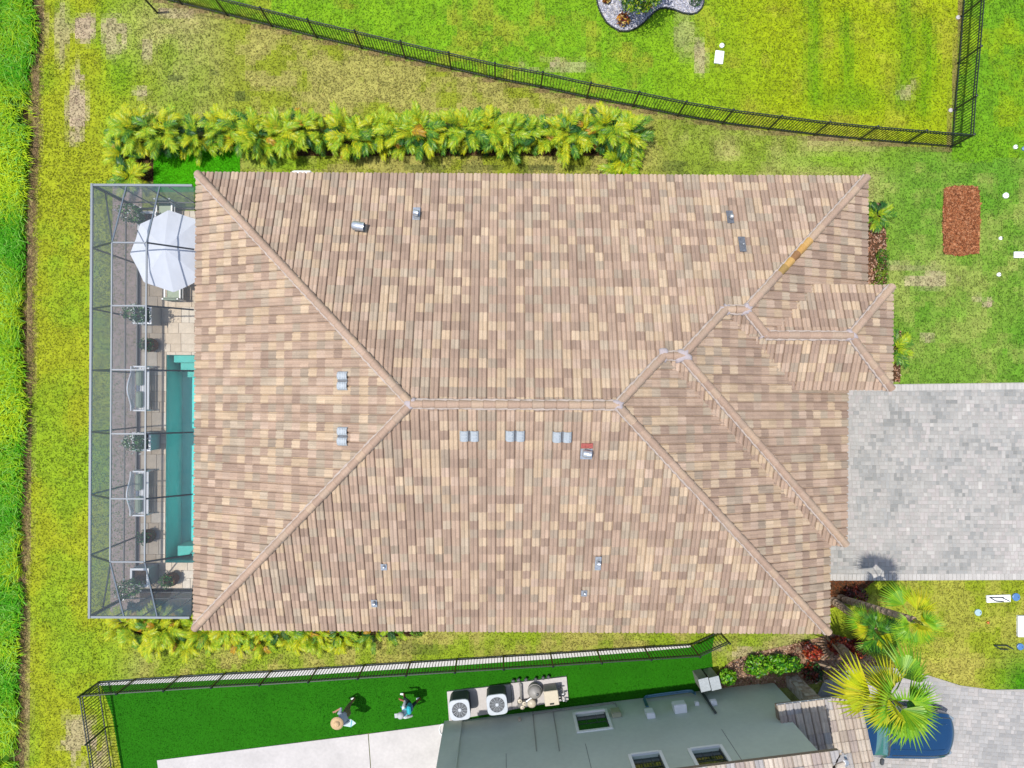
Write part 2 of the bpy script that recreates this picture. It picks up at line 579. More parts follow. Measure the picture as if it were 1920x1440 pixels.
    # brown verge where the mown lawn meets the rough grass
    ex = 60 + 14 * (fbm(x * 0 + 3.0, y, 0.6, 5) - 0.5) * 2 - 22 * (py - 300) / 1100 + 10 * np.exp(-((py - 70) / 60) ** 2)
    c = mix(c, one * arr(S(190, 160, 120)), 0.85 * np.exp(-((px - ex - 4) / 9.0) ** 2) * (0.4 + n3))
    c = mix(c, one * arr(S(76, 56, 36)), (1 - sstep(ex - 7, ex - 1, px)))
    c = mix(c, one * arr(S(80, 130, 28)), (1 - sstep(ex - 30, ex - 12, px)))
    # scalped soil under the fences
    for line in (TOPF, RIGHTF[::-1]):
        if line is TOPF:
            d = np.abs(py - fy - 3)
            ok = (px < 1785) & (px > 250)
        else:
            d = np.abs(px - rx + 2)
            ok = py < 276
        c = mix(c, one * arr(S(150, 118, 86)), ok * 0.75 * np.exp(-(d / 5.0) ** 2))
    c = c * (0.74 + 0.56 * fbm(x, y, 5.0, 51, 3))[..., None]
    return np.clip(c * np.array([0.90, 0.93, 1.0]), 0.002, 1)


# ------------------------------------------------------------------ ground
fine = np.arange(-23.0, 23.01, 0.2)
gx = np.unique(np.round(np.concatenate([[-260, -160, -90, -60, -40, -30], fine, [-13.95, -9.6], [30, 40, 60, 90, 160, 260]]), 4))
finey = np.arange(-18.0, 18.01, 0.2)
gy = np.unique(np.round(np.concatenate([[-260, -160, -90, -60, -40, -25], finey, [-7.7, 6.95], [25, 40, 60, 90, 160, 260]]), 4))
X, Y = np.meshgrid(gx, gy)
Z = (fbm(X, Y, 0.5, 3) - 0.5) * 0.04
nxn, nyn = len(gx), len(gy)
V = np.stack([X, Y, np.where(np.abs(X) < 30, np.minimum(Z, 0.0) - 0.009, -0.02)], -1).reshape(-1, 3)
ii, jj = np.meshgrid(np.arange(nxn - 1), np.arange(nyn - 1))
a = (jj * nxn + ii).ravel()
Fq = np.stack([a, a + 1, a + nxn + 1, a + nxn], -1)
cxy = V[Fq].mean(1)
keep = ~((cxy[:, 0] > -13.95) & (cxy[:, 0] < -9.6) & (cxy[:, 1] > -7.7) & (cxy[:, 1] < 6.95))
Fq, cxy = Fq[keep], cxy[keep]
lawn = np_mesh('lawn', V, Fq, M_LAWN, lawn_color(cxy[:, 0], cxy[:, 1]) * 0.94)
tag(lawn, kind='structure')

NOGRASS = [wpoly(p) for p in (DRIVE, NDRIVE, TURF, TURF_B, PATIO, ROCK, MULCH, FRONTBED, SIDEBED, SIDEBED2)]
HOUSE_XY = [(-10.3, -7.7), (-10.3, 7.0), (12.0, 7.0), (12.0, -4.7), (10.9, -4.7), (10.9, -7.7)]
LANAI_XY = [(-14.1, -7.85), (-14.1, 7.05), (-9.8, 7.05), (-9.8, -7.85)]
NEIGH_XY = wpoly([(868, 1352), (1440, 1280), (1480, 1290), (1520, 1500), (868, 1500)])


def grass_blades(name, n, xr, yr, len_r, wid, lean, seed, colf, mask=None, dens=None):
    r = np.random.default_rng(seed)
    x, y = r.uniform(*xr, n), r.uniform(*yr, n)
    ok = np.ones(n, bool)
    for poly in NOGRASS + [HOUSE_XY, LANAI_XY, NEIGH_XY]:
        ok &= ~in_poly(x, y, poly)
    if mask is not None:
        ok &= mask(x, y, r)
    x, y = x[ok], y[ok]
    n = len(x)
    az = r.uniform(0, 2 * np.pi, n)
    L = r.uniform(*len_r, n)
    ln = r.uniform(*lean, n)
    dx, dy = np.cos(az) * np.sin(ln), np.sin(az) * np.sin(ln)
    dz = np.cos(ln)
    wx, wy = -np.sin(az) * wid / 2, np.cos(az) * wid / 2
    z0 = -0.012
    A = np.stack([x - wx, y - wy, np.full(n, z0)], -1)
    B = np.stack([x + wx, y + wy, np.full(n, z0)], -1)
    Cc = np.stack([x + dx * L, y + dy * L, z0 + dz * L], -1)
    Vv = np.stack([A, B, Cc], 1).reshape(-1, 3)
    Ff = np.arange(3 * n).reshape(-1, 3)
    col = colf(x, y) * r.uniform(0.64, 1.2, n)[:, None]
    yel = r.random(n)[:, None]
    col = np.where(yel > 0.86, col * np.array([1.22, 1.06, 1.3]), col)
    return np_mesh(name, Vv, Ff, M_GRASS, np.clip(col, 0.002, 0.9))


def lawn_mask(x, y, r):
    px, py = to_px(x, y)
    return px > 58 - 22 * (py - 300) / 1100


g = grass_blades('grass', 330000, (-20.5, 21), (-15.5, 15.8), (0.05, 0.12), 0.042, (0.75, 1.42), 11, lawn_color, lawn_mask)
tag(g, 'short mown grass of the lawns around the houses', 'grass', kind='stuff')


def weeds():
    r = np.random.default_rng(5)
    n = 62000
    y = r.uniform(-15.6, 15.8, n)
    x = r.uniform(-21.2, -17.9, n)
    px, py = to_px(x, y)
    ex = 60 - 22 * (py - 300) / 1100 + 26 * (fbm(x * 0, y, 0.45, 41) - 0.5) + 18 * np.exp(-((py - 70) / 50) ** 2)
    ok = (px < ex - 5 + r.normal(0, 3, n)) & (fbm(x, y, 0.8, 91) > 0.3)
    x, y = x[ok], y[ok]
    n = len(x)
    cl = fbm(x, y, 0.45, 12)
    az = r.uniform(0, 2 * np.pi, n) * 0.6 + 6.28 * fbm(x, y, 0.3, 71)
    L = r.uniform(0.22, 0.55, n) * (0.7 + 0.7 * cl)
    l0, l1 = r.uniform(0.15, 0.5, n), r.uniform(0.9, 1.7, n)
    w = r.uniform(0.007, 0.02, n)
    d = np.stack([np.cos(az), np.sin(az)], -1)
    sd = np.stack([-np.sin(az), np.cos(az)], -1) * w[:, None]
    p0 = np.stack([x, y, np.full(n, -0.02)], -1)
    p1 = p0 + np.concatenate([d * (np.sin(l0) * L * 0.55)[:, None], (np.cos(l0) * L * 0.55)[:, None]], 1)
    p2 = p1 + np.concatenate([d * (np.sin(l1) * L * 0.55)[:, None], (np.cos(l1) * L * 0.55)[:, None]], 1)
    s3 = np.concatenate([sd, np.zeros((n, 1))], 1)
    V_ = np.stack([p0 - s3, p0 + s3, p1 + s3, p1 - s3, p2 + s3 * .2, p2 - s3 * .2], 1).reshape(-1, 3)
    b = np.arange(n) * 6
    F_ = np.concatenate([np.stack([b, b + 1, b + 2, b + 3], -1), np.stack([b + 3, b + 2, b + 4, b + 5], -1)])
    cA, cB, cC = arr(S(92, 180, 30)), arr(S(206, 226, 44)), arr(S(160, 216, 96))
    t = np.clip((cl - 0.35) * 2.6 + r.normal(0, .22, n), 0, 1)[:, None]
    c = cA * (1 - t) + cB * t
    c = np.where(r.random(n)[:, None] > 0.85, cC, c)
    o = np_mesh('tall_weeds', V_, F_, M_GRASS, np.concatenate([c, c * 1.15]) * 1.4)
    tag(o, 'tall unmown bright green weeds along the bank beyond the lawn', 'weeds', kind='stuff')
    # dead straw along the cut edge
    n = 5000
    y = r.uniform(-15.6, 15.8, n)
    py_ = to_px(np.zeros(n), y)[1]
    ex = 62 - 22 * (py_ - 300) / 1100 + 14 * (fbm(y * 0 + 3., y, 0.6, 5) - 0.5)
    x = (ex + r.normal(2, 5, n) - NX) / (F_PX / CAM_H)
    az = r.uniform(0, 6.28, n)
    L = r.uniform(0.05, 0.2, n)
    V_ = np.stack([np.stack([x, y, np.full(n, 0.01)], -1), np.stack([x + .02 * np.cos(az + 1.5), y + .02 * np.sin(az + 1.5), np.full(n, .01)], -1),
                   np.stack([x + L * np.cos(az), y + L * np.sin(az), r.uniform(.01, .1, n)], -1)], 1).reshape(-1, 3)
    c = arr(S(205, 172, 125)) * r.uniform(.35, 1.2, n)[:, None]
    o = np_mesh('dead_grass', V_, np.arange(3 * n).reshape(-1, 3), M_GRASS, c)
    tag(o, 'strip of brown dead grass between lawn and weeds', 'grass', kind='stuff')


weeds()


def slab(name, poly, z0, z1, m, kind='structure'):
    o = MB().prism(wpoly(poly), z0, z1).build(name, m)
    return tag(o, kind=kind)


turf = slab('artificial_turf', TURF, -0.05, 0.004, M_TURF)
turf2 = slab('turf_patch', TURF_B, -0.05, 0.008, M_TURFB)
for nm, pl, dz in (('planting_bed', HEDGEBED, 0.0), ('planting_bed', HEDGEBED2, 0.001), ('planting_bed', FRONTBED, 0.002), ('planting_bed', SIDEBED, 0.003),
                   ('planting_bed', SIDEBED2, 0.003), ('planting_bed', NBED, 0.0)):
    slab(nm, pl, -0.05, 0.006 + dz, M_SOIL if pl is not NBED else mat('pale_bed_soil', S(176, 140, 112), rough=1, var=.25, scale=3, var2=.3, scale2=40, bump=.8, bscale=40))


def turf_pile(poly, n, seed, base, nm, lab, zb):
    r = np.random.default_rng(seed)
    pw = wpoly(poly)
    xs, ys = [p[0] for p in pw], [p[1] for p in pw]
    x, y = r.uniform(min(xs), max(xs), n), r.uniform(min(ys), max(ys), n)
    ok = in_poly(x, y, pw) & ~in_poly(x, y, NEIGH_XY)
    x, y = x[ok], y[ok]
    n = len(x)
    az, L, ln = r.uniform(0, 6.28, n), r.uniform(.02, .045, n), r.uniform(.3, 1.1, n)
    w = 0.014
    A = np.stack([x - np.sin(az) * w, y + np.cos(az) * w, np.full(n, zb)], -1)
    B = np.stack([x + np.sin(az) * w, y - np.cos(az) * w, np.full(n, zb)], -1)
    C_ = np.stack([x + np.cos(az) * np.sin(ln) * L, y + np.sin(az) * np.sin(ln) * L, zb + np.cos(ln) * L], -1)
    band = 0.9 + 0.2 * fbm(x * 0.4, y * 3.0, 1.0, 61)
    wv = fbm(x, y, .35, 19)
    c = arr(base) * (r.uniform(.72, 1.3, n) * band)[:, None] * (1 + (wv - .5)[:, None] * np.array([2.4, 1.1, .8]))
    o = np_mesh(nm, np.stack([A, B, C_], 1).reshape(-1, 3), np.arange(3 * n).reshape(-1, 3), M_GRASS, c)
    tag(o, lab, 'turf', kind='stuff')


turf_pile(TURF, 60000, 21, S(56, 140, 12), 'turf_pile', 'deep green artificial turf fibres inside the black fence', 0.004)
turf_pile(TURF_B, 16000, 22, S(96, 205, 12), 'turf_pile', 'bright green artificial turf fibres beside the screen enclosure', 0.008)

# white concrete strip at the fence foot
strip = [(x, y + 1.5) for x, y in BOTF] + [(1294, 1214), (1032, 1237), (770, 1254), (509, 1271), (254, 1284), (190, 1287)]
mow = MB()
top_, bot_ = BOTF, [(1294, 1213), (1207, 1221), (1119, 1228), (1032, 1235), (944, 1241), (857, 1247), (770, 1252.5), (684, 1258), (596, 1264), (509, 1269.5), (423, 1273.5), (338, 1278), (254, 1282), (187, 1285)]
mow.prism(wpoly(top_ + bot_), -0.05, 0.03)
tag(mow.build('concrete_strip', M_STRIP), kind='structure')

# neighbour patio: two slabs with a joint
pa = MB().prism(wpoly([(295, 1425), (690, 1375.5), (699, 1500), (306, 1500)]), -0.08, 0.035).build('patio', M_CONC)
tag(pa, kind='structure')
pb = MB().prism(wpoly([(691.5, 1375.3), (868, 1352), (868, 1500), (700.5, 1500)]), -0.08, 0.035).build('patio', M_CONC)
tag(pb, kind='structure')


# ------------------------------------------------------------------ paved drives
def drive(name, poly, rz, palette, row, widths, seed, edge_rows, n_single=300, zt=0.03):
    rr = random.Random(seed)
    pw = wpoly(poly)
    base = MB().prism(pw, -0.06, zt - 0.009).build(name, M_SAND)
    tag(base, kind='structure')
    cr, sr = math.cos(rz), math.sin(rz)
    loc = [(x * cr + y * sr, -x * sr + y * cr) for x, y in pw]
    u0, u1 = min(p[0] for p in loc), max(p[0] for p in loc)
    v0, v1 = min(p[1] for p in loc), max(p[1] for p in loc)
    cells = []
    v = v0
    while v < v1:
        u = u0 - rr.random() * 0.2
        while u < u1:
            q = rr.random()
            if q < 0.22:                                   # one brick on end across two rows
                cells.append((u, v, row, 2 * row))
                u += row
            elif q < 0.62:                                 # two squares over each other
                w = rr.choice(widths[:3])
                cells.append((u, v, w, row))
                cells.append((u, v + row, w, row))
                u += w
            else:                                          # a large piece against two small ones
                big = 2 * row if q < 0.8 else 1.5 * row
                o_ = rr.random() < 0.5
                cells.append((u, v + (0 if o_ else row), big, row))
                cells.append((u, v + (row if o_ else 0), big / 2, row))
                cells.append((u + big / 2, v + (row if o_ else 0), big / 2, row))
                u += big
        v += 2 * row
    cx = np.array([c[0] + c[2] / 2 for c in cells])
    cyv = np.array([c[1] + c[3] / 2 for c in cells])
    # keep pavers whose corners all lie inside
    ok = np.ones(len(cells), bool)
    for sx in (-1, 1):
        for sy in (-1, 1):
            qx = cx + sx * np.array([c[2] for c in cells]) * 0.46
            qy = cyv + sy * np.array([c[3] for c in cells]) * 0.46
            ok &= in_poly(qx * cr - qy * sr, qx * sr + qy * cr, pw)
    wx, wy = cx * cr - cyv * sr, cx * sr + cyv * cr
    px, py = to_px(wx, wy)
    vis = ok & (px < 1925) & (py < 1445) & (px > 1600)
    order = sorted([i for i in range(len(cells)) if vis[i]], key=lambda i: (-round(cells[i][2] * cells[i][3], 3), (px[i] - NX) ** 2 + (py[i] - NY) ** 2))
    single = set(order[:n_single])
    blob = fbm(wx, wy, 0.55, seed + 3, 3)
    pat = fbm(wx, wy, 1.6, seed + 8, 2)
    meshes = {}
    mb = MB()
    for i, (u, v, w, h) in enumerate(cells):
        if not ok[i]:
            continue
        t = blob[i] * 0.9 + (pat[i] - .5) * 0.5 + rr.gauss(0, 0.14)
        base_c = palette[min(len(palette) - 1, max(0, int(t * len(palette))))]
        k = rr.uniform(0.9, 1.1)
        c = tuple(x * k for x in base_c)
        dz = rr.uniform(-0.003, 0.003)
        if i in single:
            if (w, h) not in meshes:
                m2 = MB()
                m2.bbox((0, 0, 0), (w - 0.009, h - 0.009, 0.05), 0, 0.008)
                me = bpy.data.meshes.new('paver')
                me.from_pydata(m2.v, [], m2.f)
                me.materials.append(M_PAVERO)
                meshes[(w, h)] = me
            o = bpy.data.objects.new('paver', meshes[(w, h)])
            o.location = (wx[i], wy[i], zt - 0.025 + dz)
            o.rotation_euler = (0, 0, rz)
            o.color = c + (1,)
            link(o, base)
        else:
            z1 = zt + dz
            hw, hh = (w - 0.009) / 2, (h - 0.009) / 2
            b = 0.008
            vs = []
            for z, e in ((zt - 0.03, 0), (z1 - b, 0), (z1, b)):
                for sx, sy in ((-1, -1), (1, -1), (1, 1), (-1, 1)):
                    a_, b_ = cx[i] + sx * (hw - e), cyv[i] + sy * (hh - e)
                    vs.append((a_ * cr - b_ * sr, a_ * sr + b_ * cr, z))
            fs = [(8, 9, 10, 11)]
            for r_ in (0, 4):
                for q in range(4):
                    q2 = (q + 1) % 4
                    fs.append((r_ + q, r_ + q2, r_ + 4 + q2, r_ + 4 + q))
            mb.add(vs, fs, c)
    o = mb.build('pavers', M_PAVER, base, tint=True)
    o['kind'] = 'stuff'
    # edge courses
    for (p0, p1) in edge_rows:
        p0, p1 = Vector(P(*p0)), Vector(P(*p1))
        L = (p1 - p0).length
        d = (p1 - p0) / L
        n = int(L / 0.155)
        an = math.atan2(d.y, d.x)
        eb = MB()
        for q in range(n):
            c_ = p0 + d * (0.155 * (q + 0.5))
            k = rr.uniform(0.92, 1.1)
            eb.bbox((c_.x, c_.y, zt - 0.018), (0.143, 0.245, 0.05), an, 0.008, tuple(x * k for x in palette[-1]))
        e = eb.build('edge_course', M_PAVER, base, tint=True)
        e['kind'] = 'stuff'
    return base


DRV = [S(164, 164, 159), S(180, 179, 174), S(192, 189, 182), S(199, 194, 187), S(204, 196, 190), S(212, 207, 199)]
DRVW = [(1555, 735.5), (2010, 730), (2010, 1075), (1470, 1077), (1470, 1020), (1555, 1020)]
drive('driveway', DRIVE, 0.0, DRV, 0.15, (0.15, 0.15, 0.15, 0.225, 0.225, 0.3), 3, [((1555, 728.5), (2010, 723)), ((1470, 1082.5), (2010, 1080.5))])
NDR = [S(180, 178, 175), S(192, 189, 185), S(200, 195, 190), S(207, 200, 194), S(211, 206, 200)]
drive('driveway', NDRIVE, math.radians(-4), NDR, 0.15, (0.15, 0.225, 0.225, 0.3), 9, [], 250)

# ------------------------------------------------------------------ mulch patch, rock bed


def chips(name, poly, n, size, palette, seed, z, label=None, cat=None, parent=None, flat=0.35, m=None):
    r = np.random.default_rng(seed)
    pw = wpoly(poly)
    xs, ys = [p[0] for p in pw], [p[1] for p in pw]
    x, y = r.uniform(min(xs), max(xs), n), r.uniform(min(ys), max(ys), n)
    ok = in_poly(x, y, pw)
    x, y = x[ok], y[ok]
    n = len(x)
    az, tilt = r.uniform(0, 6.28, n), r.normal(0, flat, n)
    L, W = r.uniform(size * .5, size * 1.3, n), r.uniform(size * .25, size * .6, n)
    d = np.stack([np.cos(az) * np.cos(tilt), np.sin(az) * np.cos(tilt), np.sin(tilt)], -1) * L[:, None] / 2
    roll = r.normal(0, flat, n)
    s = np.stack([-np.sin(az) * np.cos(roll), np.cos(az) * np.cos(roll), np.sin(roll)], -1) * W[:, None] / 2
    c0 = np.stack([x, y, z + r.uniform(0.0, 0.03, n)], -1)
    V_ = np.stack([c0 - d - s, c0 + d - s, c0 + d + s, c0 - d + s], 1).reshape(-1, 3)
    pal = np.array(palette)
    c = pal[r.integers(0, len(pal), n)] * r.uniform(.7, 1.25, n)[:, None]
    o = np_mesh(name, V_, np.arange(4 * n).reshape(-1, 4), m or M_CHIP, c, parent)
    return tag(o, label, cat, kind='stuff')


MPAL = [S(166, 100, 62), S(186, 120, 78), S(140, 84, 54), S(200, 140, 100)]
mp_ = slab('mulch_patch', MULCH, -0.05, 0.02, M_SOIL, 'structure')
chips('mulch', MULCH, 5200, 0.11, MPAL, 31, 0.025, 'rectangle of reddish brown bark mulch in the lawn beside the driveway', 'mulch')
BPAL = [S(170, 120, 92), S(196, 150, 120), S(140, 92, 66), S(205, 170, 145)]
chips('mulch', SIDEBED, 1500, 0.09, BPAL, 32, 0.012, 'pinkish mulch bed along the front wall beside the entry', 'mulch')
chips('mulch', FRONTBED, 1800, 0.08, [S(120, 70, 40), S(140, 84, 50), S(100, 60, 36)], 33, 0.012, 'dark brown mulch bed at the driveway corner of the house', 'mulch')
chips('mulch', NBED, 3000, 0.08, [S(216, 180, 152), S(190, 146, 118), S(226, 196, 168), S(150, 108, 84)], 34, 0.012, 'tan mulch bed at the corner of the green house', 'mulch')
chips('mulch', SIDEBED2, 700, 0.08, BPAL, 35, 0.012, 'mulch around the cycad beside the driveway edge', 'mulch')
chips('mulch', HEDGEBED, 5000, 0.09, [S(80, 56, 38), S(110, 76, 50), S(60, 44, 32)], 36, 0.01, 'dark mulch under the long palm hedge', 'mulch')
chips('mulch', HEDGEBED2, 4000, 0.09, [S(80, 56, 38), S(110, 76, 50), S(60, 44, 32)], 37, 0.01, 'dark mulch under the yellow palm hedge below the house', 'mulch')

rock = thing('rock_bed', 'curved bed of white stones with black edging above the long fence', 'garden bed', P(1200, 10))
MB().prism(wpoly(ROCK), -0.05, 0.012).build('bed_base', M_CONC, rock)
edge = MB()
pw = wpoly(ROCK)
for i in range(len(pw)):
    a_, b_ = pw[i], pw[(i + 1) % len(pw)]
    edge.beam((a_[0], a_[1], 0.03), (b_[0], b_[1], 0.03), 0.045, 0.09)
edge.build('edging', M_FENCE, rock)
chips('stones', ROCK, 9000, 0.075, [S(225, 225, 235), S(205, 205, 218), S(180, 182, 200), S(240, 240, 245)], 38, 0.02, None, None, rock, 0.5)
# ------------------------------------------------------------------ tiled roofs
PITCH = 5.0 / 12.0
TW, TEX, TOVER = 0.288, 0.32, 0.06
PROF = [(0.0, -0.01), (0.010, 0.042), (0.045, 0.068), (0.10, 0.062), (0.137, 0.038), (0.152, 0.036), (0.19, 0.056), (0.23, 0.058), (0.256, 0.038), (0.263, -0.008), (0.288, -0.012)]
LIFT = 0.03
_TP = [(230, 204, 172), (226, 198, 164), (212, 182, 158), (202, 172, 150), (188, 160, 140), (180, 152, 134), (186, 168, 148), (206, 188, 164), (218, 190, 168)]
TPAL = [S(*[0.985 * (v * .74 + m * .26) for v, m in zip(c, (205, 179, 155))]) for c in _TP]
TPAL = [(a, b * 1.0, c * .985) for a, b, c in TPAL]
TWT = [10, 13, 12, 14, 17, 14, 11, 8, 9]


def hash01(*k):
    h = 2166136261
    for q in k:
        h = ((h ^ (int(q) & 0xffff)) * 16777619) & 0xffffffff
        h ^= h >> 15
    return ((h * 2246822519) & 0xffffffff) / 4294967295.0


def tile_colour(pid, i, j, bias=0.0, pal=TPAL, wt=TWT):
    t = hash01(pid + 11, i + 500, j + 900) * sum(wt)
    k = 0
    while t > wt[k]:
        t -= wt[k]
        k += 1
    f = 0.93 + 0.14 * hash01(pid + 5, i + 77, j + 33)
    return tuple(x * f for x in pal[k])


def clip_poly(pts, hp):
    """pts: list of (a, b, h); hp: half planes (nx, ny, d), keep nx*a+ny*b<=d"""
    for nx_, ny_, d in hp:
        out = []
        for q in range(len(pts)):
            p, r = pts[q], pts[(q + 1) % len(pts)]
            dp, dr = nx_ * p[0] + ny_ * p[1] - d, nx_ * r[0] + ny_ * r[1] - d
            if dp <= 0:
                out.append(p)
            if (dp < 0 < dr) or (dr < 0 < dp):
                t = dp / (dp - dr)
                out.append(tuple(p[k] + (r[k] - p[k]) * t for k in range(3)))
        pts = out
        if len(pts) < 3:
            return []
    return pts


class TilePlane:
    def __init__(self, pid, e0, e, n, z0, polys, pitch=PITCH, w=TW, ex=TEX):
        self.pid, self.e0, self.e, self.n, self.z0 = pid, Vector(e0), Vector(e), Vector(n), z0
        self.ca = 1 / math.sqrt(1 + pitch * pitch)
        self.sa = pitch * self.ca
        self.pitch, self.w, self.ex = pitch, w, ex
        self.polys = polys
        self.U = Vector((e[0], e[1], 0))
        self.V = Vector((n[0] * self.ca, n[1] * self.ca, self.sa))      # up the slope
        self.W = self.U.cross(self.V)
        if self.W.z < 0:
            self.W = -self.W

    def ab(self, xy):
        d = Vector((xy[0] - self.e0.x, xy[1] - self.e0.y))
        return d.dot(self.e), d.dot(self.n) / self.ca

    def pos(self, a, b, h):
        return Vector((self.e0.x, self.e0.y, self.z0)) + self.U * a + self.V * b + self.W * h

    def tiles(self):
        """yields (i, j, full, faces) with faces as lists of world points"""
        sx = self.w / TW
        for poly in self.polys:
            q = [self.ab(p) for p in poly]
            ar = sum(q[k][0] * q[(k + 1) % len(q)][1] - q[(k + 1) % len(q)][0] * q[k][1] for k in range(len(q)))
            if ar < 0:
                q = q[::-1]
            hp = []
            for k in range(len(q)):
                (x1, y1), (x2, y2) = q[k], q[(k + 1) % len(q)]
                dx, dy = x2 - x1, y2 - y1
                L = math.hypot(dx, dy)
                if abs(dy) < 1e-6 and max(y1, y2) < 0.02:
                    hp.append((0, -1, 0.06))          # eave: let the butts hang over
                    continue
                nx_, ny_ = dy / L, -dx / L
                hp.append((nx_, ny_, nx_ * x1 + ny_ * y1))
            a0, a1 = min(p[0] for p in q), max(p[0] for p in q)
            b0, b1 = min(p[1] for p in q), max(p[1] for p in q)
            for j in range(int(math.floor(b0 / self.ex + 1e-6)), int(math.ceil(b1 / self.ex)) + 1):
                bb, bt = j * self.ex - 0.05, (j + 1) * self.ex - 0.05 + TOVER
                for i in range(int(math.floor(a0 / self.w)) - 1, int(math.ceil(a1 / self.w)) + 1):
                    la, ra = i * self.w, (i + 1) * self.w
                    cs = [(la, bb), (ra, bb), (ra, bt), (la, bt)]
                    out = [max(nx_ * x + ny_ * y - d for x, y in cs) for nx_, ny_, d in hp]
                    if any(min(nx_ * x + ny_ * y - d for x, y in cs) > 0 for nx_, ny_, d in hp):
                        continue
                    full = max(out) <= 1e-6
                    jit = (hash01(self.pid, i, j) - 0.5) * 0.012
                    faces = []
                    for k in range(len(PROF) - 1):
                        (u0, h0), (u1, h1) = PROF[k], PROF[k + 1]
                        A = (la + u0 * sx, bb, h0 + LIFT + jit)
                        B = (la + u1 * sx, bb, h1 + LIFT + jit)
                        C_ = (la + u1 * sx, bt, h1)
                        D = (la + u0 * sx, bt, h0)
                        fr = [(A[0], A[1], A[2] - 0.03), (B[0], B[1], B[2] - 0.03), B, A]
                        for f in ([A, B, C_, D], fr):
                            if not full:
                                f = clip_poly(f, hp)
                            if f:
                                faces.append(f)
                    if faces:
                        yield i, j, full, bb, bt, faces


def tile_mesh_single(w, ex):
    mb = MB()
    sx = w / TW
    for k in range(len(PROF) - 1):
        (u0, h0), (u1, h1) = PROF[k], PROF[k + 1]
        A, B = (u0 * sx, 0, h0 + LIFT), (u1 * sx, 0, h1 + LIFT)
        C_, D = (u1 * sx, ex + TOVER, h1), (u0 * sx, ex + TOVER, h0)
        mb.add([A, B, C_, D], [(0, 1, 2, 3)])
        mb.add([(A[0], 0, A[2] - 0.03), (B[0], 0, B[2] - 0.03), B, A], [(0, 1, 2, 3)])
    me = bpy.data.meshes.new('roof_tile')
    me.from_pydata(mb.v, [], mb.f)
    me.materials.append(M_TILEO)
    return me


def lay_tiles(planes, roof, n_single, hidden=None, colf=tile_colour):
    every = []
    for pl in planes:
        for t in pl.tiles():
            i, j, full, bb, bt, faces = t
            c = pl.pos((i + .5) * pl.w, (bb + bt) / 2, 0.03)
            if hidden and hidden(c):
                continue
            every.append((pl, i, j, full, bb, faces, c))
    cand = sorted([k for k, t in enumerate(every) if t[3]], key=lambda k: -every[k][6].z + 0.02 * math.hypot(every[k][6].x, every[k][6].y))
    single = set(cand[:n_single])
    mb = MB()
    me = None
    off = ORIG[roof.name]
    for k, (pl, i, j, full, bb, faces, c) in enumerate(every):
        col = colf(pl.pid, i, j)
        if k in single:
            if me is None:
                me = tile_mesh_single(pl.w, pl.ex)
            o = bpy.data.objects.new('roof_tile', me)
            jit = (hash01(pl.pid, i, j) - 0.5) * 0.012
            M = Matrix((pl.U, pl.V, pl.W)).transposed().to_4x4()
            M.translation = pl.pos(i * pl.w, bb, jit) - off
            link(o, roof)
            o.matrix_basis = M
            o.color = tuple(col) + (1,)
        else:
            h2 = hash01(pl.pid + 3, i, j)
            for q, f in enumerate(faces):
                cc = col
                if h2 > 0.5 and q // 2 in ((0, 1, 2, 3) if h2 > 0.75 else (4, 5, 6, 7)):
                    cc = tuple(x * (1.1 if (i + j) % 2 else 0.9) for x in col)
                mb.add([pl.pos(*p) for p in f], [tuple(range(len(f)))], cc)
    o = mb.build('roof_tiles', M_TILE, roof, tint=True)
    o['kind'] = 'stuff'
    return o


CAP = None


def cap_mesh():
    global CAP
    if CAP:
        return CAP
    mb = MB()
    n = 6
    rings = []
    for x, r in ((-0.03, 0.128), (0.0, 0.130), (0.36, 0.112), (0.41, 0.11)):
        ring = []
        for k in range(n + 1):
            t = math.pi * k / n
            ring.append((x, r * math.cos(t), -0.03 + (r * 0.95) * math.sin(t) + (0.018 if x <= 0 else 0)))
        rings.append(ring)
    vs = [p for r in rings for p in r]
    fs = []
    for r in range(3):
        for k in range(n):
            fs.append((r * (n + 1) + k, r * (n + 1) + k + 1, (r + 1) * (n + 1) + k + 1, (r + 1) * (n + 1) + k))
    fs.append(tuple(range(n + 1)))
    mb.add(vs, fs)
    CAP = bpy.data.meshes.new('ridge_tile')
    CAP.from_pydata(mb.v, [], [f[::-1] for f in mb.f])
    CAP.materials.append(M_TILEO)
    CAP.shade_smooth()
    return CAP


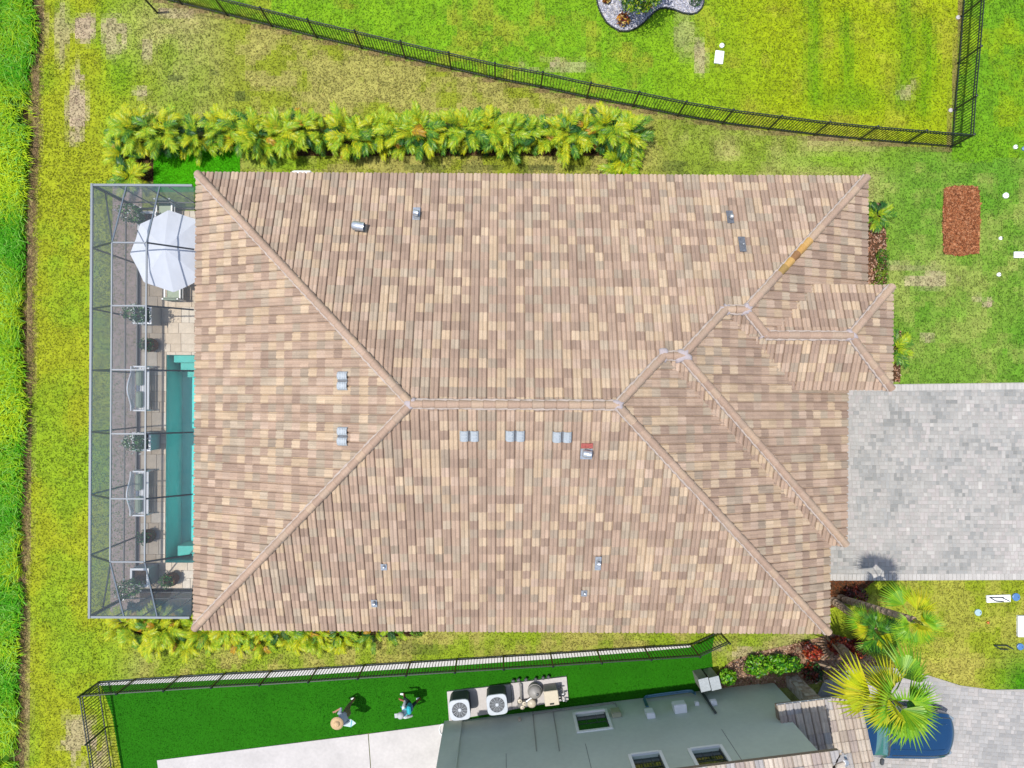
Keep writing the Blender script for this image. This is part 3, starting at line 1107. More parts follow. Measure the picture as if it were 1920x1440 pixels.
def caps(roof, p, q, seed, special=None, mortar=True, dz=0.10):
    """cap tiles from low end p to high end q (deck points)"""
    p, q = Vector(p) + Vector((0, 0, dz)), Vector(q) + Vector((0, 0, dz))
    L = (q - p).length
    n = max(1, round(L / 0.36))
    st_ = L / n
    d = (q - p).normalized()
    s = Vector((0, 0, 1)).cross(d).normalized()
    u = d.cross(s)
    off = ORIG[roof.name]
    for k in range(n):
        o = bpy.data.objects.new('ridge_tile', cap_mesh())
        link(o, roof)
        a = (hash01(seed, k, 3) - 0.5) * 0.03
        dd = (d + s * a).normalized()
        ss = (s - d * a).normalized()
        M = Matrix((dd, ss, u)).transposed().to_4x4()
        M.translation = p + d * (k * st_) + u * ((hash01(seed, k, 9) - .5) * 0.01) - off
        o.matrix_basis = M
        c = tuple(.45 * a1 + .55 * b1 for a1, b1 in zip(tile_colour(seed + 40, k, 5), S(206, 174, 150)))
        if special and k in special:
            c = special[k]
        o.color = tuple(c) + (1,)
    if mortar:
        m = max(2, int(L / 0.09))
        for sd in (-1, 1):
            mb = MB()
            prev = None
            for k in range(m + 1):
                lit = s.x * sd < 0.2 or abs(d.z) < .05
                w = (0.142 if lit else 0.112) + (0.03 if lit else .01) * hash01(seed, k, sd + 7)
                c = p + d * (L * k / m)
                hgt = -0.015 + 0.02 * hash01(seed, k, sd + 19)
                cur = (c + s * (sd * 0.09) + u * 0.01, c + s * (sd * w) + u * (hgt - 0.01), c + s * (sd * (w + 0.012)) - u * 0.16)
                if prev:
                    mb.add([prev[0], cur[0], cur[1], prev[1]], [(0, 1, 2, 3)])
                    mb.add([prev[1], cur[1], cur[2], prev[2]], [(0, 1, 2, 3)])
                prev = cur
            mb.build('mortar', M_MORTAR, roof)


def mortar_hub(roof, c, r, seed, h=0.2):
    mb = MB()
    n = 14
    prof = [(1.0, -0.2), (0.97, -0.02), (0.8, 0.05), (0.45, 0.075)]
    vs, fs = [], []
    for fr, z in prof:
        for k in range(n):
            t = 2 * math.pi * k / n
            rr = r * fr * (0.6 + 0.75 * hash01(seed, k, 2))
            vs.append((c[0] + rr * math.cos(t), c[1] + rr * math.sin(t), c[2] + z * h / 0.2 + 0.1))
    for i in range(3):
        for k in range(n):
            k2 = (k + 1) % n
            fs.append((i * n + k, i * n + k2, (i + 1) * n + k2, (i + 1) * n + k))
    fs.append(tuple(3 * n + k for k in range(n)))
    mb.add(vs, fs)
    mb.build('mortar_hub', M_LAV, roof, smooth=True)


# ------------------------------------------------------------------ main house
XW, XE, YS, YN = -10.50, 11.30, -8.19, 7.45
XB, YB = 11.88, -5.16
XC, HC = 12.53, 4.80
YC = YN - 2 * HC                                # -2.18
Z0 = 3.0
HA = (YN - YS) / 2
YR = (YN + YS) / 2
HB = (YN - YB) / 2
YRB = (YN + YB) / 2
YRC = YN - HC
XD, YD0, YD1, ZD = 12.92, 0.20, 3.56, 3.9
HD = (YD1 - YD0) / 2
YRD = (YD0 + YD1) / 2

house = thing('house', 'single storey house with sprawling hipped roof of mixed tan and brown barrel tiles', 'house', (0, 0, 0))
wl = MB()
wl.prism([(XW + .5, YS + .5), (XE - .5, YS + .5), (XE - .5, YB + .5), (XB - .5, YB + .5), (XB - .5, YD0 + .3), (XC - .7, YD0 + .3), (XC - .7, YN - .5), (XW + .5, YN - .5)], 0.0, 2.78)
wl.build('wall', M_STUCCO, house)
gd = MB()
for k in range(4):
    gd.bbox((XB - .48, -2.3, 0.3 + 0.55 * k), (0.05, 4.9, 0.53), 0, 0.015)
gd.build('garage_door', M_WHITE, house)
for yy in (YD0 + .4, YD1 - .4):
    MB().bbox((XD - .5, yy, 1.85), (0.42, 0.42, 3.7), 0, 0.02).build('porch_column', M_STUCCO, house)

# roof deck: closed hips just under the tiles, fascia all round
pA, pB, pC = (XW + HA, YR), (XE - HA, YR), None


def zt_(d, z0=Z0):
    return z0 + d * PITCH


deck = MB()


def hip(x0, x1, y0, y1, z0, rx0, rx1, ry, hh, drop=0.02, th=0.2):
    zr = z0 + hh * PITCH - drop
    v = [(x0, y0, z0 - drop), (x1, y0, z0 - drop), (x1, y1, z0 - drop), (x0, y1, z0 - drop), (rx0, ry, zr), (rx1, ry, zr)]
    v += [(x0, y0, z0 - th), (x1, y0, z0 - th), (x1, y1, z0 - th), (x0, y1, z0 - th)]
    deck.add(v, [(0, 1, 5, 4), (1, 2, 5), (2, 3, 4, 5), (3, 0, 4), (6, 7, 1, 0), (7, 8, 2, 1), (8, 9, 3, 2), (9, 6, 0, 3), (9, 8, 7, 6)])


hip(XW, XE, YS, YN, Z0, XW + HA, XE - HA, YR, HA)
hip(-3.0, XB, YB, YN - .006, Z0 - .006, -3.0 + HB, XB - HB, YRB, HB)
v = [(4.0, YN - .012, Z0 - .03), (XC, YN - .012, Z0 - .03), (XC, 3.2, Z0 - .03), (4.0, 3.2, Z0 - .03), (XC - HC, YRC, Z0 + HC * PITCH - .03), (6.0, YRC, Z0 + HC * PITCH - .03),
     (8.6, 1.9, Z0 + (XC - 8.6) * PITCH - .03), (7.9, 1.9, Z0 + (XC - 8.6) * PITCH - .03)]
deck.add(v, [(0, 5, 4, 1), (1, 4, 6, 2), (4, 5, 7, 6)])
deck.add([(4.0, YN - .012, Z0 - .03), (XC, YN - .012, Z0 - .03), (XC, YN - .012, Z0 - .21), (4.0, YN - .012, Z0 - .21)], [(0, 1, 2, 3)])
deck.add([(XC, YN - .012, Z0 - .03), (XC, 3.2, Z0 - .03), (XC, 3.2, Z0 - .21), (XC, YN - .012, Z0 - .21)], [(0, 1, 2, 3)])
hip(7.6, XD, YD0, YD1, ZD, 7.6 + 0.01, XD - HD, YRD, HD, 0.02, 0.24)
roof = deck.build('roof', M_DECK, house)
fa = MB()
for a_, b_, zz in (((XW, YN), (XC, YN), Z0), ((XC, YN), (XC, YD1), Z0), ((XW, YS), (XE, YS), Z0), ((XE, YS), (XE, YB), Z0), ((XE, YB), (XB, YB), Z0),
                   ((XB, YB), (XB, YD0), Z0), ((XW, YS), (XW, YN), Z0), ((9.8, YD0), (XD, YD0), ZD), ((XD, YD0), (XD, YD1), ZD), ((10.5, YD1), (XD, YD1), ZD)):
    fa.beam((a_[0], a_[1], zz - .1), (b_[0], b_[1], zz - .1), 0.03, 0.2)
fa.build('fascia', M_FASCIA, house)

E, W_, N_, S_ = (1, 0), (-1, 0), (0, 1), (0, -1)
planes = [
    TilePlane(1, (XW, YN), (1, 0), (0, -1), Z0, [
        [(XW, YN), (XE, YN), (XE - HA, YR), (XW + HA, YR)],
        [(XE, YN), (XB, YN), (XB - HB, YRB), (XE - (YN - YRB), YRB)],
        [(XB, YN), (XC, YN), (XC - HC, YRC), (XB - HC, YRC)]]),
    TilePlane(2, (XW, YS), (1, 0), (0, 1), Z0, [[(XW, YS), (XE, YS), (XE - HA, YR), (XW + HA, YR)]]),
    TilePlane(3, (XW, YS), (0, 1), (1, 0), Z0, [[(XW, YS), (XW + HA, YR), (XW, YN)]]),
    TilePlane(4, (XE, YS), (0, 1), (-1, 0), Z0, [[(XE, YS), (XE, YB), (XE + YB - YRB, YRB), (XE - HA, YR)]]),
    TilePlane(5, (XE, YB), (1, 0), (0, 1), Z0, [[(XE - .1, YB), (XB, YB), (XB - HB, YRB), (XE + YB - YRB - .1, YRB)]]),
    TilePlane(6, (XB, YB), (0, 1), (-1, 0), Z0, [[(XB, YB), (XB, .5), (XB - HC, YRC), (XB - HB, YRB)]]),
    TilePlane(7, (XC, YC), (1, 0), (0, 1), Z0, [[(7.84, 1.85), (8.59, 1.85), (XC - HC, YRC), (7.02, YRC)]]),
    TilePlane(8, (XC, YC), (0, 1), (-1, 0), Z0, [[(XC, YN), (XC - HC, YRC), (8.59, 1.85), (9.2, 1.85), (XC, 3.3)]]),
    TilePlane(9, (XD, YD1), (1, 0), (0, -1), ZD, [[(8.2, YD1), (XD, YD1), (XD - HD, YRD), (8.2, YRD)]]),
    TilePlane(10, (XD, YD0), (1, 0), (0, 1), ZD, [[(8.2, YD0), (XD, YD0), (XD - HD, YRD), (8.2, YRD)]]),
    TilePlane(11, (XD, YD0), (0, 1), (-1, 0), ZD, [[(XD, YD0), (XD, YD1), (XD - HD, YRD)]]),
]


def roof_z(x, y):
    zs = [0]
    if XW < x < XE and YS < y < YN:
        zs.append(Z0 + PITCH * min(x - XW, XE - x, y - YS, YN - y))
    if 3 < x < XB and YB < y < YN:
        zs.append(Z0 + PITCH * min(XB - x, y - YB, YN - y))
    if 5 < x < XC and 1.85 < y < YN:
        zs.append(Z0 + PITCH * min(XC - x, y - YC, YN - y))
    if 8.2 < x < XD and YD0 < y < YD1:
        zs.append(ZD + PITCH * min(XD - x, y - YD0, YD1 - y))
    return max(zs)


lay_tiles(planes, roof, 300, lambda c: roof_z(c.x, c.y) > c.z + 0.25)


def rz3(x, y, z0=None):
    return (x, y, roof_z(x, y))


R1, R2 = (XW + HA, YR), (XE - HA, YR)
JB0, JB1 = (XE + YB - YRB, YRB), (XB - HB, YRB)
JC0, JC1 = (XB - HC, YRC), (XC - HC, YRC)
zA, zB, zC, zD = Z0 + HA * PITCH, Z0 + HB * PITCH, Z0 + HC * PITCH, ZD + HD * PITCH
ORG = {k: v_ for k, v_ in ((7, S(225, 165, 70)), (8, S(236, 176, 84)), (11, S(214, 150, 60)), (12, S(176, 128, 70)), (14, S(160, 130, 70)), (9, S(150, 105, 70)))}
caps(roof, (XW, YN, Z0), R1 + (zA,), 1)
caps(roof, (XW, YS, Z0), R1 + (zA,), 2)
caps(roof, (XE, YS, Z0), R2 + (zA,), 3)
caps(roof, R1 + (zA,), R2 + (zA,), 4)
caps(roof, JB0 + (zB,), R2 + (zA,), 5)
caps(roof, (XB, YB, Z0), JB1 + (zB,), 6)
caps(roof, JB0 + (zB,), JB1 + (zB,), 7)
caps(roof, JC0 + (zC,), JB1 + (zB,), 8)
caps(roof, JC0 + (zC,), JC1 + (zC,), 9)
ORG2 = {10: S(226, 180, 110), 11: S(220, 170, 98), 12: S(170, 126, 84), 13: S(226, 180, 108), 14: S(186, 152, 92)}
caps(roof, (XC, YN, Z0), JC1 + (zC,), 10, ORG2)
HCX = XC - HC + (YRC - 1.95)
caps(roof, (HCX, 1.95, Z0 + (XC - HCX) * PITCH), JC1 + (zC,), 11)
caps(roof, (XD - HD, YRD, zD), (HCX + .05, YRD, zD), 12)
caps(roof, (XD, YD0, ZD), (XD - HD, YRD, zD), 13)
caps(roof, (XD, YD1, ZD), (XD - HD, YRD, zD), 14)
mortar_hub(roof, R1 + (zA,), 0.19, 1)
mortar_hub(roof, R2 + (zA,), 0.19, 2)
mortar_hub(roof, JB1 + (zB,), 0.24, 3)
mortar_hub(roof, JB0 + (zB,), 0.2, 4)
mortar_hub(roof, JC1 + (zC,), 0.22, 5)
mortar_hub(roof, JC0 + (zC,), 0.17, 6)
mortar_hub(roof, (XD - HD, YRD, zD), 0.2, 7)
mortar_hub(roof, (HCX, YRD + .05, zD), 0.2, 8)


# valley and wall flashing lines
def on_roof(px, py):
    x, y = P2(px, py, 4.0)
    for _ in range(6):
        z = roof_z(x, y) + 0.05
        x, y = P2(px, py, z)
    return Vector((x, y, roof_z(x, y) + 0.06))


def slope_axes(x, y):
    e = 0.05
    n = Vector(((roof_z(x - e, y) - roof_z(x + e, y)) / (2 * e), (roof_z(x, y - e) - roof_z(x, y + e)) / (2 * e), 1)).normalized()
    dn = Vector((n.x, n.y, 0)).normalized()
    dn = (dn - n * dn.dot(n)).normalized()
    return n, dn, n.cross(dn)


def vent_tile_pair(px, py):
    c = on_roof(px, py)
    n, dn, sd = slope_axes(c.x, c.y)
    g = bpy.data.objects.new('ridge_vent', None)
    mb, dk = MB(), MB()
    for q in (-1, 1):
        o = c + sd * (q * 0.155)
        prof = [(-0.14, 0.0), (-0.11, 0.055), (-0.05, 0.085), (0.05, 0.085), (0.11, 0.055), (0.14, 0.0)]
        for k in range(5):
            (a0, h0), (a1, h1) = prof[k], prof[k + 1]
            mb.add([o + sd * a0 + dn * .17 + n * (h0 + .03), o + sd * a1 + dn * .17 + n * (h1 + .03), o + sd * a1 - dn * .17 + n * (h1 - .0), o + sd * a0 - dn * .17 + n * (h0 - .0)], [(0, 1, 2, 3)])
        for t in (-0.1, 0.0, 0.1):
            mb.beam(o + sd * -0.1 + dn * t + n * 0.1, o + sd * 0.1 + dn * t + n * 0.1, 0.02, 0.012)
        dk.beam(o + sd * -0.13 + dn * .17 + n * .03, o + sd * .13 + dn * .17 + n * .03, 0.02, 0.06)
    v_ = mb.build('roof_vent', M_VENT, house)
    dk.build('vent_opening', M_BLACK, v_)
    dk2 = MB()
    dk2.beam(c - dn * .18 + n * .06, c + dn * .18 + n * .06, 0.03, 0.02)
    dk2.build('vent_joint', M_LEAD, v_)


for q in ((880, 816), (966, 816), (1054, 818), (644, 714), (644, 818)):
    vent_tile_pair(*q)


def gooseneck(px, py, r, L, base, up=0.28, red=False, mt=None, dx=1.0):
    """hooded roof jack opening to the right"""
    c = on_roof(px, py)
    n, dn, sd = slope_axes(c.x, c.y)
    mb = MB()
    mb.beam(c - dn * base[1] / 2 + n * .035, c + dn * base[1] / 2 + n * .035, base[0], 0.02)
    v_ = mb.build('roof_vent', M_LEAD if mt is None else mt, house)
    hood = MB()
    d = Vector((dx, -0.15, 0)).normalized()
    h0 = c + Vector((0, 0, 0.02))
    hood.tube([h0, h0 + Vector((0, 0, up * .5))], r * 0.8, 10)
    a0, a1 = h0 + Vector((0, 0, up)) - d * L * .5, h0 + Vector((0, 0, up)) + d * L * .5
    hood.tube([a0, a0 + d * L * .12, a1], [r * .75, r, r], 12, cap=False)
    hood.tube([a0 - d * .002, a0], [0.01, r * .75], 12)
    hood.build('hood', M_METAL, v_, smooth=True)
    op = MB()
    op.tube([a1 - d * .03, a1 - d * .028], [r * .97, r * .97], 12)
    op.build('opening', M_BLACK, v_)
    if red:
        rb = MB()
        rb.beam(c - dn * .38 + n * .08, c - dn * .22 + n * .08, 0.36, 0.02)
        rb.build('sealant_patch', mat('red_sealant', S(190, 100, 90), rough=0.8, var=0.4, scale=20), v_)


gooseneck(675, 428, 0.15, 0.40, (0.3, 0.3))
gooseneck(781, 402, 0.10, 0.18, (0.24, 0.5), 0.2, mt=M_METAL)
gooseneck(1368, 408, 0.08, 0.10, (0.22, 0.5), 0.15)
gooseneck(1391, 459, 0.035, 0.03, (0.22, 0.58), 0.12)
gooseneck(1099, 850, 0.12, 0.26, (0.36, 0.36), 0.22, True, M_METAL)
gooseneck(1121, 1055, 0.07, 0.12, (0.2, 0.52), 0.16, mt=M_METAL)
gooseneck(1095, 1111, 0.05, 0.06, (0.2, 0.24), 0.12, mt=M_METAL)
gooseneck(720, 1062, 0.05, 0.07, (0.2, 0.24), 0.12, mt=M_METAL)
gooseneck(702, 1130, 0.07, 0.10, (0.2, 0.3), 0.15, mt=M_METAL)
# ------------------------------------------------------------------ lanai: deck, pool, screen enclosure
PX0, PX1, PY0, PY1 = -12.97, -10.7, -6.68, 1.36
deck_o = MB()
for (x0, x1, y0, y1) in ((-13.95, PX0, -7.7, 6.95), (PX1, -9.6, -7.7, 6.95), (PX0, PX1, -7.7, PY0), (PX0, PX1, PY1, 6.95)):
    deck_o.box(((x0 + x1) / 2, (y0 + y1) / 2, -0.06), (x1 - x0 - .001, y1 - y0 - .001, 0.12))
deck_o = deck_o.build('pool_deck', mat('deck_grout', S(214, 198, 174), rough=.95, var=.1))
tag(deck_o, kind='structure')
tm = {}
rr = random.Random(12)
TRV = [S(234, 216, 190), S(232, 213, 186), S(236, 220, 196), S(238, 223, 200), S(230, 211, 184), S(240, 228, 208)]
yy = -7.69
while yy < 6.9:
    h = rr.choice((0.305, 0.41, 0.61))
    h = min(h, 6.94 - yy)
    xx = -13.94
    while xx < -9.9:
        w = min(rr.choice((0.305, 0.41, 0.61)), -9.62 - xx)
        if w < 0.1 or h < 0.1:
            break
        cells = [(xx, xx + w, yy, yy + h)]
        # cut round the pool
        if xx < PX1 and xx + w > PX0 and yy < PY1 and yy + h > PY0:
            cells = []
            if xx < PX0 - .03:
                cells.append((xx, PX0 - .0, yy, yy + h))
            x0c = max(xx, PX0)
            if yy < PY0 - .03:
                cells.append((x0c, xx + w, yy, PY0))
            if yy + h > PY1 + .03:
                cells.append((x0c, xx + w, PY1, yy + h))
        for (x0, x1, y0, y1) in cells:
            if x1 - x0 < .05 or y1 - y0 < .05:
                continue
            key = (round(x1 - x0, 2), round(y1 - y0, 2))
            if key not in tm:
                mb = MB().bbox((0, 0, 0), (key[0] - .01, key[1] - .01, 0.03), 0, 0.005)
                me = bpy.data.meshes.new('deck_tile')
                me.from_pydata(mb.v, [], mb.f)
                me.materials.append(M_TRAV)
                tm[key] = me
            o = bpy.data.objects.new('deck_tile', tm[key])
            o.location = ((x0 + x1) / 2, (y0 + y1) / 2, 0.012)
            k = rr.uniform(.96, 1.04)
            o.color = tuple(c * k for c in rr.choice(TRV)) + (1,)
            link(o, deck_o)
        xx += w
    yy += h
# pool
pool = MB()
zb = -1.35
pool.add([(PX0, PY0, 0.0), (PX1, PY0, 0), (PX1, PY1, 0), (PX0, PY1, 0), (PX0, PY0, zb), (PX1, PY0, zb), (PX1, PY1, zb), (PX0, PY1, zb)],
         [(4, 5, 6, 7), (0, 1, 5, 4), (1, 2, 6, 5), (2, 3, 7, 6), (3, 0, 4, 7)])
pool = pool.build('pool', M_POOL)
tag(pool, kind='structure')
for k in range(3):
    y1 = PY1 - 0.28 * k - 0.002
    st_ = MB().bbox(((PX0 + .14 + .15 * k + PX1 - .002) / 2, y1 - .14, (zb + (-0.28 - .27 * k)) / 2), (PX1 - PX0 - .144 - .15 * k, 0.28, -0.28 - .27 * k - zb), 0, 0.015)
    st_.build('pool_step', M_STEP, pool)
MB().bbox(((PX0 + .25 + PX1) / 2, PY0 + .35, -0.9), (PX1 - PX0 - .26, 0.4, 0.9), 0, 0.015).build('pool_bench', M_STEP, pool)
wt = MB().add([(PX0, PY0, -.07), (PX1, PY0, -.07), (PX1, PY1, -.07), (PX0, PY1, -.07)], [(0, 1, 2, 3)]).build('pool_water', M_WATER)
tag(wt, kind='structure')
# mulch bed outside the screen and soil strip at the ends
OUT = MB().prism([(-15.1, -9.0), (-13.96, -9.0), (-13.96, 8.0), (-15.1, 8.0)], -0.05, 0.005).build('planting_bed', mat('grey_mulch', S(206, 180, 170), rough=1.0, var=0.2, scale=5, var2=0.35, scale2=40, bump=0.8, bscale=40))
tag(OUT, kind='structure')
OUT2 = MB().prism([(-13.95, -8.6), (-9.8, -8.6), (-9.8, -7.72), (-13.95, -7.72)], -0.05, 0.009).build('planting_bed', M_SOIL)
tag(OUT2, kind='structure')

CXW, CY0, CY1, CZ = -14.05, -7.78, 7.0, 3.2
FX0, FX1, FZ = -12.86, -11.72, 4.1
RY = [4.85, 2.77, 0.66, -1.45, -3.59, -5.67]
XH, ZH = -10.62, 2.92
cage = thing('screen_enclosure', 'metal framed mansard screen enclosure over the pool deck', 'screen enclosure', (CXW, -0.4, 0))


def part_beam(nm, p, q, w, h, m):
    return MB().beam(p, q, w, h).build(nm, m, cage)


part_beam('eave_beam', (CXW, CY0 - .05, CZ), (CXW, CY1 + .05, CZ), 0.075, 0.08, M_FRAMELIT)
part_beam('eave_beam', (CXW + .06, CY0, CZ + .002), (XH, CY0, CZ + .002), 0.075, 0.08, M_FRAMELIT)
part_beam('eave_beam', (CXW + .06, CY1, CZ + .002), (XH, CY1, CZ + .002), 0.075, 0.08, M_FRAMELIT)
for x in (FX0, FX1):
    part_beam('ridge_beam', (x, RY[-1], FZ), (x, RY[0], FZ), 0.045, 0.05, M_FRAMELIT)
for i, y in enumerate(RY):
    part_beam('cross_beam', (FX0 + .03, y, FZ + .003), (FX1 - .03, y, FZ + .003), 0.045, 0.05, M_FRAMELIT)
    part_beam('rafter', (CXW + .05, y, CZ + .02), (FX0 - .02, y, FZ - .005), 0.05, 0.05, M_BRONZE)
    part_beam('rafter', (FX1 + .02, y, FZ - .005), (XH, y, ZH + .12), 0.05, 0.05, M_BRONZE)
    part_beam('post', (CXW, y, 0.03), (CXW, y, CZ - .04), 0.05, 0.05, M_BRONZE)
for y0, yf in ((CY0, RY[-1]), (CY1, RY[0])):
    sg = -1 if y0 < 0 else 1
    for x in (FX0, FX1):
        part_beam('end_rafter', (x, y0 - sg * .05, CZ + .03), (x, yf + sg * .02, FZ - .005), 0.04, 0.04, M_FRAMELIT)
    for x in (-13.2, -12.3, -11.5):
        part_beam('end_post', (x, y0, 0.03), (x, y0, CZ - .04), 0.035, 0.035, M_FRAMELIT)
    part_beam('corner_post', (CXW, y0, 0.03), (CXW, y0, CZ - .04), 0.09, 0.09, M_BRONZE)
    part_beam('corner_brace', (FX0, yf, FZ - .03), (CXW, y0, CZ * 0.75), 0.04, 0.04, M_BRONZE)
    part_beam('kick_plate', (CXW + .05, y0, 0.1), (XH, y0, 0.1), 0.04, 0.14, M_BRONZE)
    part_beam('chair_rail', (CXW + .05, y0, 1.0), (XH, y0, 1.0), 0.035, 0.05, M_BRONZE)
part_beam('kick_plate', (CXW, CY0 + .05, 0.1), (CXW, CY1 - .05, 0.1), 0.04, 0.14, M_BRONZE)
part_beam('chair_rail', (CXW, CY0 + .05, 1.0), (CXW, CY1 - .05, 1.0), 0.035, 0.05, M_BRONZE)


def panel(pts, m):
    MB().add(pts, [tuple(range(len(pts)))]).build('screen_panel', m, cage)


ys = [CY1] + RY + [CY0]
for i in range(7):
    a_, b_ = ys[i], ys[i + 1]
    panel([(CXW, a_, 0.03), (CXW, b_, 0.03), (CXW, b_, CZ), (CXW, a_, CZ)], M_SCRW)
    fa_, fb_ = min(max(a_, RY[-1]), RY[0]), min(max(b_, RY[-1]), RY[0])
    if i in (0, 6):
        panel([(CXW, a_, CZ), (CXW, b_, CZ), (FX0, RY[0] if i == 0 else RY[-1], FZ)], M_SCRR)
    else:
        panel([(CXW, a_, CZ), (CXW, b_, CZ), (FX0, fb_, FZ), (FX0, fa_, FZ)], M_SCRR)
        panel([(FX0, fa_, FZ), (FX0, fb_, FZ), (FX1, fb_, FZ), (FX1, fa_, FZ)], M_SCRR)
        panel([(FX1, fa_, FZ), (FX1, fb_, FZ), (XH, b_, ZH), (XH, a_, ZH)], M_SCRR)
for y0, yf in ((CY0, RY[-1]), (CY1, RY[0])):
    panel([(CXW, y0, 0.03), (XH, y0, 0.03), (XH, y0, CZ), (CXW, y0, CZ)], M_SCRW)
    panel([(CXW, y0, CZ), (FX0, y0, CZ), (FX0, yf, FZ)], M_SCRR)
    panel([(FX0, y0, CZ), (FX1, y0, CZ), (FX1, yf, FZ), (FX0, yf, FZ)], M_SCRR)
    panel([(FX1, y0, CZ), (XH, y0, CZ - .1), (XH, yf, ZH), (FX1, yf, FZ)], M_SCRR)

# ------------------------------------------------------------------ leaf clouds


def leaf_cloud(n, c, rad, size, palette, seed, shell=0.55, up=0.5):
    """returns verts, quads, colours of n diamond leaves filling an uneven ellipsoid"""
    r = np.random.default_rng(seed)
    d = r.normal(size=(n, 3))
    d /= np.linalg.norm(d, axis=1)[:, None]
    lob = 0.75 + 0.5 * vnoise(d[:, 0] * 2.3 + 7 + seed, d[:, 1] * 2.3 + d[:, 2] * 1.7 + 3, seed)
    rad_ = (shell + (1 - shell) * r.random(n) ** 0.6) * lob
    p = np.array(c) + d * rad_[:, None] * np.array(rad)
    p[:, 2] = np.maximum(p[:, 2], 0.03)
    nr = d * 0.6 + r.normal(size=(n, 3)) * 0.6 + np.array([0, 0, up])
    nr /= np.linalg.norm(nr, axis=1)[:, None]
    t = np.cross(nr, r.normal(size=(n, 3)))
    t /= np.linalg.norm(t, axis=1)[:, None]
    b = np.cross(nr, t)
    L = r.uniform(.6, 1.3, n)[:, None] * size
    Wd = L * 0.5
    V_ = np.stack([p - t * L * .5, p + b * Wd * .5, p + t * L * .5 + nr * L * .12, p - b * Wd * .5], 1).reshape(-1, 3)
    pal = np.array(palette)
    k = np.clip((vnoise(p[:, 0] * 5, p[:, 1] * 5 + p[:, 2] * 3, seed) + r.normal(0, .25, n)) * len(pal), 0, len(pal) - 1).astype(int)
    return V_, np.arange(4 * n).reshape(-1, 4), pal[k] * r.uniform(.75, 1.2, n)[:, None]


def shrub(name, label, cat, loc, rad, n, size, palette, seed, stems=3, group=None, part='foliage'):
    t = thing(name, label, cat, loc, 0, group)
    L = Vector(loc)
    V_, F_, C_ = leaf_cloud(n, (L.x, L.y, L.z + rad[2]), rad, size, palette, seed)
    o = np_mesh(part, V_, F_, M_LEAF, C_, t)
    mb = MB()
    r = random.Random(seed)
    tips = [(L.x + r.uniform(-.5, .5) * rad[0], L.y + r.uniform(-.5, .5) * rad[1], L.z + rad[2] * 1.1) for _ in range(stems)]
    for q in tips:
        mb = MB()
        mb.tube([(L.x, L.y, L.z), ((L.x * 2 + q[0]) / 3, (L.y * 2 + q[1]) / 3, L.z + rad[2] * .5), q], [0.025, 0.018, 0.008], 5)
        mb.build('stem', M_BARK, t)
    return t


GRN = [S(30, 80, 30), S(52, 112, 44), S(80, 140, 60), S(110, 160, 80)]
# ------------------------------------------------------------------ lanai furniture


def bench(y, label):
    t = thing('garden_bench', label, 'bench', (-13.7, y, 0.027), 0, 'white benches beside the pool')
    z0 = 0.027
    ln, x0, x1 = 1.72, -13.93, -13.42
    for sy in (-1, 1):
        for x in (x0 + .03, x1 - .03):
            MB().beam((x, y + sy * (ln / 2 - .03), z0), (x, y + sy * (ln / 2 - .03), z0 + (.42 if x > -13.6 else .62)), 0.055, 0.055).build('leg', M_WHITE, t)
        MB().bbox(((x0 + x1) / 2, y + sy * (ln / 2 - .03), z0 + .64), (x1 - x0, .06, .045), 0, .01).build('armrest', M_WHITE, t)
        MB().beam((x1 - .05, y + sy * (ln / 2 - .03), z0 + .4), (x1 - .05, y + sy * (ln / 2 - .03), z0 + .63), 0.045, 0.045).build('arm_post', M_WHITE, t)
    for k in range(5):
        MB().bbox((x0 + .07 + .1 * k, y, z0 + .42), (.085, ln - .1, .03), 0, .006).build('seat_slat', M_WHITE, t)
    # camel back: curved top rail with lattice infill

    def top(s):
        return z0 + 0.74 + 0.26 * math.cos(max(-1, min(1, s * 1.25)) * math.pi / 2) ** 1.6

    rail = MB()
    pts = [(x0 - .02, y + s * (ln / 2 - .02), top(s)) for s in [q / 12 - 1 for q in range(25)]]
    rail.tube(pts, 0.03, 6)
    rail.build('top_rail', M_WHITE, t)
    for k in range(-9, 10):
        for sg in (-1, 1):
            s0 = k / 9.0
            ya, za = y + s0 * (ln / 2 - .05), z0 + .46
            yb = ya + sg * 0.3
            if abs(yb - y) > ln / 2 - .03:
                f = (ln / 2 - .03 - abs(ya - y)) / 0.3
            else:
                f = 1
            f = max(.15, f)
            yb = ya + sg * .3 * f
            zb_ = min(za + .42 * f, top((yb - y) / (ln / 2)) - .01)
            if sg == 1 and k % 1 == 0 or sg == -1:
                MB().beam((x0 - .01 + .004 * sg, ya, za), (x0 - .015 + .004 * sg, yb, zb_), 0.016, 0.022).build('lattice_bar', M_WHITE, t)
    for sy in (-1, 1):
        MB().bbox((-13.72, y + sy * .42, z0 + .56), (.2, .62, .3), 0, .06).build('cushion', M_SAGE, t)
    return t


bench(0.05, 'white lattice back garden bench opposite the pool steps')
bench(-3.92, 'white lattice back garden bench opposite the deep middle of the pool')
WF = [S(240, 244, 240), S(225, 235, 225)]


